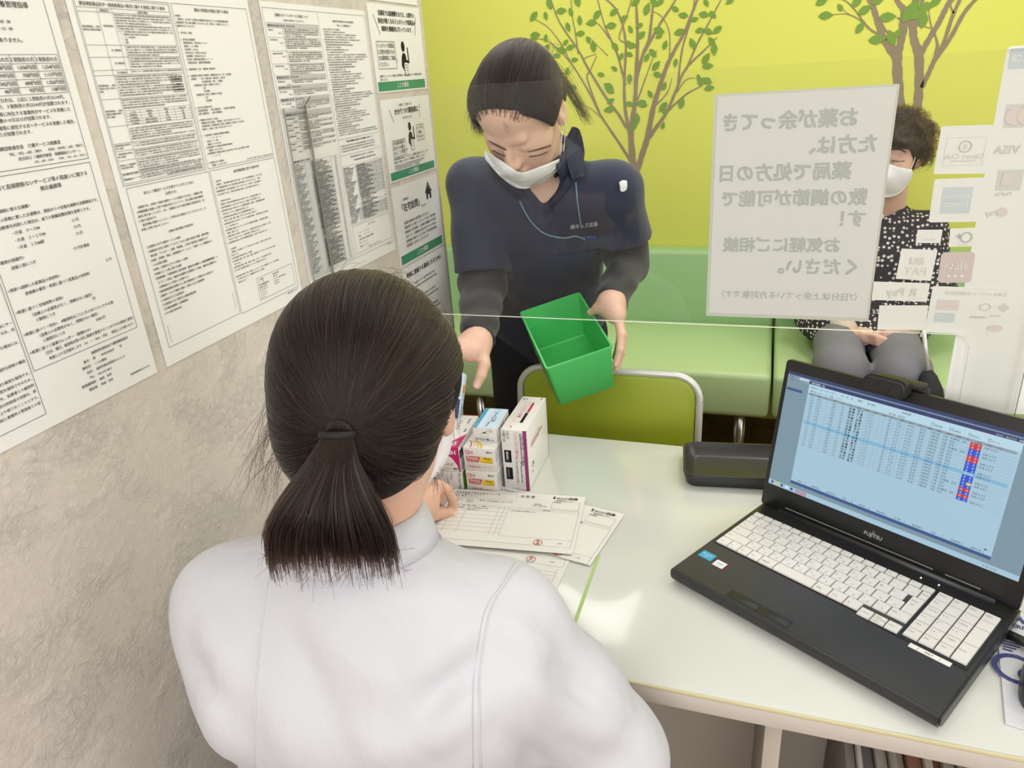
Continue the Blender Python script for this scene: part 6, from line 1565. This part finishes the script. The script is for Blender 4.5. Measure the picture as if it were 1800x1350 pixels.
# collar, piping, pocket, lettering
PIPE = mat('piping_teal', srgb(110, 142, 156), .5)
collar('collar', NK2 + np.array([0, .012, -.012]), np.array([.0, -.42, 1]), (0, -1, -.4), [(.056, -.012, 0), (.058, .022, 0), (.062, .036, 0), (.068, .036, 0), (.077, .020, -.006), (.086, .000, -.012)], NAVY2, P2O, .75)
patch('collar_flap', shirt0, [(1000, 232), (1013, 238), (1023, 276), (1031, 315)], [(990, 250), (988, 272), (994, 296), (1005, 319)], 14, 8, .010, NAVY2, P2O, .0025, .004)
patch('collar_flap', shirt0, [(856, 286), (868, 306), (892, 332), (916, 352)], [(876, 280), (892, 302), (912, 322), (926, 338)], 14, 8, .006, NAVY2, P2O, .0025, .003)
patch('placket', shirt0, [(953, 374), (970, 360), (992, 342), (1004, 322)], [(952, 370), (967, 354), (984, 332), (996, 308)], 14, 6, .004, NAVY2, P2O, .0025, .002)
seam('piping', shirt0, [(1012, 321), (1016, 356), (1021, 392), (1027, 420)], .0017, PIPE, P2O, .0034)
seam('piping', shirt0, [(914, 352), (926, 376), (941, 396), (961, 411), (991, 417), (1012, 414), (1028, 420)], .0017, PIPE, P2O, .0034)
seam('pocket_edge', shirt0, [(900, 452), (940, 447), (985, 448), (1030, 440), (1050, 436)], .0016, NAVY2, P2O, .0028)
seam('pocket_edge', shirt0, [(1028, 413), (1040, 413), (1053, 412)], .0010, mat('trim_white', srgb(210, 214, 220), .5), P2O, .0034)
def letters_on(name, f, s, u0, v0, u1, v1, m, parent, lift=.0012):
    v, fc = glyphs(s, 0); x0, x1 = v[:, 0].min(), v[:, 0].max(); sc = (u1 - u0) / (x1 - x0); k = (v1 - v0) / (u1 - u0)
    P = onto(f, np.c_[u0 + (v[:, 0] - x0) * sc, v0 + (v[:, 0] - x0) * sc * k - v[:, 1] * sc * 1.15], lift) - np.array(parent.location)
    return mesh_obj(name, P, fc, m, parent)
letters_on('chest_lettering', shirtw, '㈱キッズ商事', 1003, 402, 1051, 396, mat('embroidery_white', srgb(206, 208, 212), .6), P2O, .0022)
clp = patch('pen_clip', shirt0, [(1087, 322), (1093, 319), (1099, 320)], [(1089, 336), (1094, 337), (1099, 333)], 8, 6, .004, mat('clip_white', srgb(220, 222, 222), .4), P2O, .004, .002)
pn = patch('pen', shirt0, [(1030, 412), (1040, 411), (1052, 411)], [(1030, 417), (1040, 417), (1052, 416)], 8, 4, .003, mat('pen_blue', srgb(60, 76, 140), .4), P2O, .004, .002)
# hair
L2 = local(M2, H2)
hf2 = su(.03, L2(ell((0, -.010, .038), (.0805, .104, .089))), L2(ell((.064, .012, .032), (.019, .042, .045))), L2(ell((-.064, .012, .032), (.019, .042, .045))), L2(ell((0, -.05, -.01), (.066, .06, .06))))
fc2 = L2(su(.02, ell((0, .106, -.006), (.074, .084, .104)), ell((.046, .080, .000), (.042, .056, .060)), ell((-.046, .080, .000), (.042, .056, .060)), ell((0, .07, -.11), (.085, .085, .06)), ell((.080, .0, -.03), (.022, .036, .042)), ell((-.080, .0, -.03), (.022, .036, .042))))
hc2 = cut(hf2, fc2, .008)
lo, hi = H2 - .17, H2 + .17
solid('hair', hc2, lo, hi, .003, mat('hair_base_black', srgb(26, 23, 22), .6, spec=.3), P2O, 2)
T2 = H2 + M2 @ np.array([.0, -.112, .03])
acc2 = lambda d: ~((d[:, 1] > .40) & (d[:, 2] < .35)) & ~((np.abs(d[:, 0]) > .6) & (d[:, 1] > -.35) & (d[:, 2] < .05)) & (d[:, 2] > -.6)
PS2 = comb(hf2, H2 + M2 @ np.array([0, -.02, .02]), M2, 9500, 12, T2, acc2, (.0, .0032), .03)
PS2 = PS2[fc2(PS2[:, 0]) > -.007]; PS2 = PS2[:7600]; n2_ = len(PS2)
strands('hair_strands', P2O, PS2[:6200], .00034, HAIRK); strands('hair_strands', P2O, PS2[6200:7100], .00034, HAIRM); strands('hair_strands', P2O, PS2[7100:], .0003, HAIRLT)
tl2 = wisps(170, [T2, T2 + np.array([.01, 0, 0])], pix((1026, 203, 1.56), (1034, 212, 1.57), (1020, 210, 1.57), (1040, 206, 1.58)), .008, .006, (.01, 0, .03))
sd2 = wisps(420, pix((852, 128, 1.42), (846, 150, 1.43), (843, 170, 1.43), (850, 185, 1.42)), pix((834, 225, 1.42), (842, 234, 1.41), (850, 232, 1.41), (828, 205, 1.43)), .006, .006, (-.016, 0, .006))
fr2 = wisps(9, pix((888, 198, 1.334), (884, 198, 1.334)), pix((893, 234, 1.312), (897, 228, 1.312)), .003, .002, (-.006, -.008, -.004))
bk2 = wisps(60, pix((900, 100, 1.40), (960, 96, 1.41), (1000, 130, 1.44)), pix((890, 84, 1.42), (985, 84, 1.44), (1010, 120, 1.46)), .01, .008, (0, 0, .006))
strands('loose_hair', P2O, np.concatenate([tl2, sd2, fr2, bk2]), .00022, HAIRK)
# face
hs2 = local(M2, H2)(su(.03, ell((0, .028, -.022), (.062, .068, .086)), ell((0, .040, -.070), (.046, .048, .036)), ell((0, .075, -.022), (.022, .036, .030)), ell((0, -.018, .042), (.073, .092, .080))))
hs2 = su(.012, hs2, head2)
patch('face_mask', hs2, [(856, 262), (866, 268), (884, 281), (912, 300), (945, 291), (972, 281), (985, 275)], [(861, 282), (868, 291), (884, 308), (908, 325), (930, 326), (956, 315), (984, 293)], 24, 12, .004, MASK, P2O, .0012, .004)
for q in ([(872, 286), (900, 309), (918, 314), (950, 304), (978, 285)],): seam('mask_pleat', hs2, q, .0007, MASK, P2O, .0085)
for q in ([(983, 276), (985, 256), (987, 236), (988, 218)], [(984, 291), (990, 262), (992, 236), (992, 212)]): seam('mask_loop', su(.01, head2, hs2), q, .0009, MASK, P2O, .0014)
for q in ([(858, 247), (872, 255), (890, 264)], [(927, 267), (946, 263), (968, 256)]): 
    patch('eyebrow', head2, [(a, b_ - (.6, 2.0, 1.8)[i]) for i, (a, b_) in enumerate(q)], [(a, b_ + (.4, 1.2, 1.0)[i]) for i, (a, b_) in enumerate(q)], 12, 3, .0001, BROW, P2O, .0006)
for q in ([(866, 264), (877, 270), (889, 274)], [(930, 275), (946, 273), (962, 267)]): seam('eyelashes', head2, q, .0010, LASH, P2O, .0004)
tag(P2O, 'standing person in navy polo shirt and white mask, bending over with a green bin', 'person')

# ================================================================== the seated person in the dotted blouse
P3O = empty('person', (.33, 2.6, .45))
H3 = at(1567, 277, 2.60); M3 = head_frame((-.34, -.92, -.20), -.03)
N3 = np.array([.372, 2.68, .905])
S3R, S3L = np.array([.222, 2.68, .825]), np.array([.492, 2.685, .830])
E3R, E3L = np.array([.165, 2.585, .625]), np.array([.535, 2.585, .625])
W3R, W3L = at(1490, 588, 2.40), at(1580, 582, 2.40)
head3 = head_sdf(M3, H3, N3, 1.0, .050)
core3 = su(.04, ell((.355, 2.67, .69), (.14, .10, .19)), cap(S3R, S3L, .045))
k0 = [at(1516 + 3 * i, 586 + 4 * i, 2.355) for i in range(4)]; k1 = [at(1538 + 2 * i, 590 + 5 * i, 2.335) for i in range(4)]; k2 = [at(1556 - i, 596 + 4 * i, 2.335) for i in range(4)]
j0 = [at(1560 - 2 * i, 582 + 3 * i, 2.37) for i in range(4)]; j1 = [at(1545 - 3 * i, 584 + 4 * i, 2.36) for i in range(4)]; j2 = [at(1530 - 3 * i, 592 + 4 * i, 2.355) for i in range(4)]
hnd3 = su(.012, *[cap(W3R, q, .024, .012) for q in k0], *[cap(W3L, q, .024, .012) for q in j0])
hnd3 = su(.004, hnd3, *[finger([a, b_, c], .0095, .007) for a, b_, c in zip(k0, k1, k2)], *[finger([a, b_, c], .0095, .007) for a, b_, c in zip(j0, j1, j2)], finger([W3R, at(1512, 580, 2.37), at(1530, 582, 2.35)], .012, .008), finger([W3L, at(1566, 575, 2.38), at(1550, 578, 2.36)], .012, .008))
fa3 = su(.02, hnd3, cap(W3R, E3R, .026, .036), cap(W3L, E3L, .026, .036))
lo, hi = box_of(np.array([W3R, W3L] + k2 + j2), .04)
solid('body', su(.03, head3, core3), (.12, 2.44, .48), (.60, 2.80, 1.26), .0042, SKIN2, P3O, 1, also=[(fa3, lo, hi + np.array([0, .08, .03]), .0024)])
def dotted():
    m = bpy.data.materials.new('blouse_dotted'); m.use_nodes = True; nt = m.node_tree; b_ = nt.nodes['Principled BSDF']; L = nt.links.new
    b_.inputs['Roughness'].default_value = .8
    tc = nt.nodes.new('ShaderNodeTexCoord'); vo = nt.nodes.new('ShaderNodeTexVoronoi'); vo.inputs['Scale'].default_value = 72; vo.inputs['Randomness'].default_value = .45
    L(tc.outputs['Object'], vo.inputs['Vector'])
    r_ = nt.nodes.new('ShaderNodeMapRange'); r_.inputs[1].default_value = .36; r_.inputs[2].default_value = .31
    L(vo.outputs['Distance'], r_.inputs[0])
    mx = nt.nodes.new('ShaderNodeMix'); mx.data_type = 'RGBA'; mx.inputs[6].default_value = srgb(36, 34, 44); mx.inputs[7].default_value = srgb(214, 210, 210)
    L(r_.outputs[0], mx.inputs[0]); L(mx.outputs[2], b_.inputs['Base Color'])
    return m
DOT = dotted()
bl3 = su(.05, ell((.355, 2.672, .68), (.165, .118, .215)), cap(S3R, S3L, .058), ell((.335, 2.575, .535), (.215, .20, .075)), cap((.35, 2.665, .60), (.355, 2.67, .72), .125, .12), cap(N3 + np.array([0, 0, -.045]), N3 + np.array([0, 0, -.12]), .06, .09))
bl3 = su(.03, bl3, chain([S3R, E3R, E3R * .45 + W3R * .55], [.062, .058, .052], .03), chain([S3L, E3L, E3L * .45 + W3L * .55], [.062, .058, .052], .03))
bl3 = cut(bl3, cap(N3 + np.array([-.008, -.02, -.055]), N3 + np.array([-.02, -.03, .10]), .042, .055), .006)
bl3 = cut(bl3, half((0, 2.425, .47), (0, .55, 1)), .015)
bl3w = wrinkle(bl3, .004, [((22, 12, 16), .3, 1.0), ((-18, 24, 22), 1.4, .8), ((40, 10, 6), 2.0, .6)])
solid('blouse', bl3w, (.04, 2.32, .42), (.64, 2.80, .98), .0055, DOT, P3O, 2)
KNIT = mat('knit_beige', srgb(214, 196, 180), .9, bump=(140, .6, .002))
for a, b_ in ((W3R, E3R), (W3L, E3L)):
    cf = chain([a + (b_ - a) * .10, a + (b_ - a) * .62], [.040, .048], .02); l_, h_ = box_of(np.array([a, b_]), .06)
    solid('knit_cuff', wrinkle(cf, .002, [((60, 30, 60), .2, 1)]), l_, h_, .004, KNIT, P3O, 1)
GREY = mat('trousers_grey', srgb(122, 122, 130), .8, bump=(40, .25, .003))
tr3 = su(.03, chain([np.array([.255, 2.62, .525]), np.array([.240, 2.24, .505]), np.array([.245, 2.23, .09])], [.079, .073, .058], .03), chain([np.array([.41, 2.62, .525]), np.array([.413, 2.24, .500]), np.array([.405, 2.23, .09])], [.079, .073, .058], .03), cap((.26, 2.64, .535), (.40, 2.64, .535), .085))
solid('trousers', both(tr3, half((0, 0, .446), (0, 0, -1)) if False else tr3), (.12, 2.12, .03), (.54, 2.76, .66), .0055, GREY, P3O, 1)
for x in (.245, .405):
    solid('shoe', both(su(.02, cap((x, 2.25, .045), (x, 2.13, .032), .042, .034)), half((0, 0, .002), (0, 0, -1))), (x - .06, 2.07, -.006), (x + .06, 2.32, .10), .006, mat('shoe_dark', srgb(40, 40, 44), .6), P3O, 1)
bt = onto(bl3, [(1549, 383)], .003)[0]
bm = bmesh.new(); bmesh.ops.create_uvsphere(bm, u_segments=14, v_segments=8, radius=.009); bo = bm_obj('button', bm, mat('pearl', srgb(226, 222, 214), .25), P3O, smooth=True); bo.location = bt - np.array(P3O.location)
L3 = local(M3, H3)
hf3 = su(.03, L3(ell((0, -.012, .048), (.085, .118, .088))), L3(ell((-.032, .062, .078), (.052, .044, .032))), L3(ell((.032, .062, .078), (.052, .044, .032))), L3(ell((0, -.055, .0), (.078, .065, .075))), L3(ell((.074, -.034, .03), (.024, .050, .060))), L3(ell((-.074, -.034, .03), (.024, .050, .060))))
hf3 = wrinkle(hf3, .006, [((70, 40, 60), .2, 1), ((-50, 70, 60), 1.5, .9)])
hc3 = cut(hf3, L3(su(.02, ell((0, .112, -.038), (.090, .090, .102)), ell((.042, .095, .000), (.052, .068, .058)), ell((-.042, .095, .000), (.052, .068, .058)), ell((0, .06, -.12), (.10, .10, .062)))), .01)
solid('hair', hc3, H3 - .17, H3 + .17, .0036, HCAPB, P3O, 1)
nst = 2600; d = rng.normal(size=(nst * 3, 3)); d /= np.linalg.norm(d, axis=1)[:, None]
d = d[~((d[:, 1] > .35) & (d[:, 2] < .45)) & (d[:, 2] > -.35)][:nst]; dw = d @ M3.T; nst = len(d)
P0 = spheric(hf3, H3 + M3 @ np.array([0, -.02, .02]), dw); dr_ = rng.normal(size=(nst, 3)) * .5 + np.array([0, -.3, -.5]); dr_ = dr_ - dw * (dr_ * dw).sum(1)[:, None]; dr_ /= np.linalg.norm(dr_, axis=1)[:, None]; am = rng.uniform(.02, .045, nst)[:, None]
strands('hair_strands', P3O, np.stack([P0 + dr_ * am * t + dw * (.012 * math.sin(2.6 * t) * rng.uniform(.3, 1.2, nst))[:, None] for t in np.linspace(0, 1, 8)], 1), .0005, HAIRB)
hs3 = local(M3, H3)(su(.03, ell((0, .028, -.022), (.062, .068, .086)), ell((0, .040, -.070), (.046, .048, .036)), ell((0, .075, -.022), (.022, .036, .030)), ell((0, -.018, .042), (.073, .092, .080))))
hs3 = su(.012, hs3, head3)
patch('face_mask', hs3, [(1532, 286), (1545, 288), (1560, 287), (1580, 293), (1601, 298)], [(1537, 326), (1546, 340), (1556, 345), (1578, 339), (1594, 322)], 18, 10, .004, MASK, P3O, .0014, .004)
for q in ([(1538, 262), (1548, 261), (1554, 263)], [(1567, 263), (1580, 262), (1592, 268)]): patch('eyebrow', head3, [(a, b_ - 1.5) for a, b_ in q], [(a, b_ + 1.2) for a, b_ in q], 10, 3, .0004, BROW, P3O, .001)
for q in ([(1540, 279), (1547, 281), (1553, 281)], [(1568, 282), (1579, 284), (1590, 283)]): seam('eyelashes', head3, q, .0012, LASH, P3O, .0004)
seam('mask_loop', su(.01, head3, hs3), [(1598, 300), (1604, 288), (1608, 276)], .0012, MASK, P3O, .0015)
tag(P3O, 'seated person in dark dotted blouse, white mask and grey trousers on the green bench', 'person')

# folded umbrella beside the seated person
ua, ub = at(1622, 560, 2.215), at(1631, 655, 2.165); ud = nrm(ub - ua); foot = ub + ud * ((ub[2] - .004) / -ud[2])
um = empty('folded_umbrella', tuple(foot)); 
rel = lambda p: np.asarray(p) - foot
tube('shaft', [rel(ua), rel(ub)], .006, mat('shaft_silver', srgb(222, 222, 226), .3, metal=.3), um, 12)
tube('canopy', [rel(ub - ud * .006), rel(ub + ud * .01), rel(ub + ud * .05), rel(ub + ud * .12), rel(foot - ud * .05), rel(foot - ud * .005)], [.012, .022, .034, .036, .014, .004], mat('umbrella_black', srgb(30, 31, 38), .75, bump=(26, .7, .01, (3, 3, .4))), um, 20)
tube('handle', [rel(ua - ud * .07), rel(ua + ud * .001)], .010, mat('handle_dark', srgb(60, 50, 46), .4), um, 12)
tag(um, 'folded black umbrella with silver shaft leaning beside the grey trousers', 'umbrella')
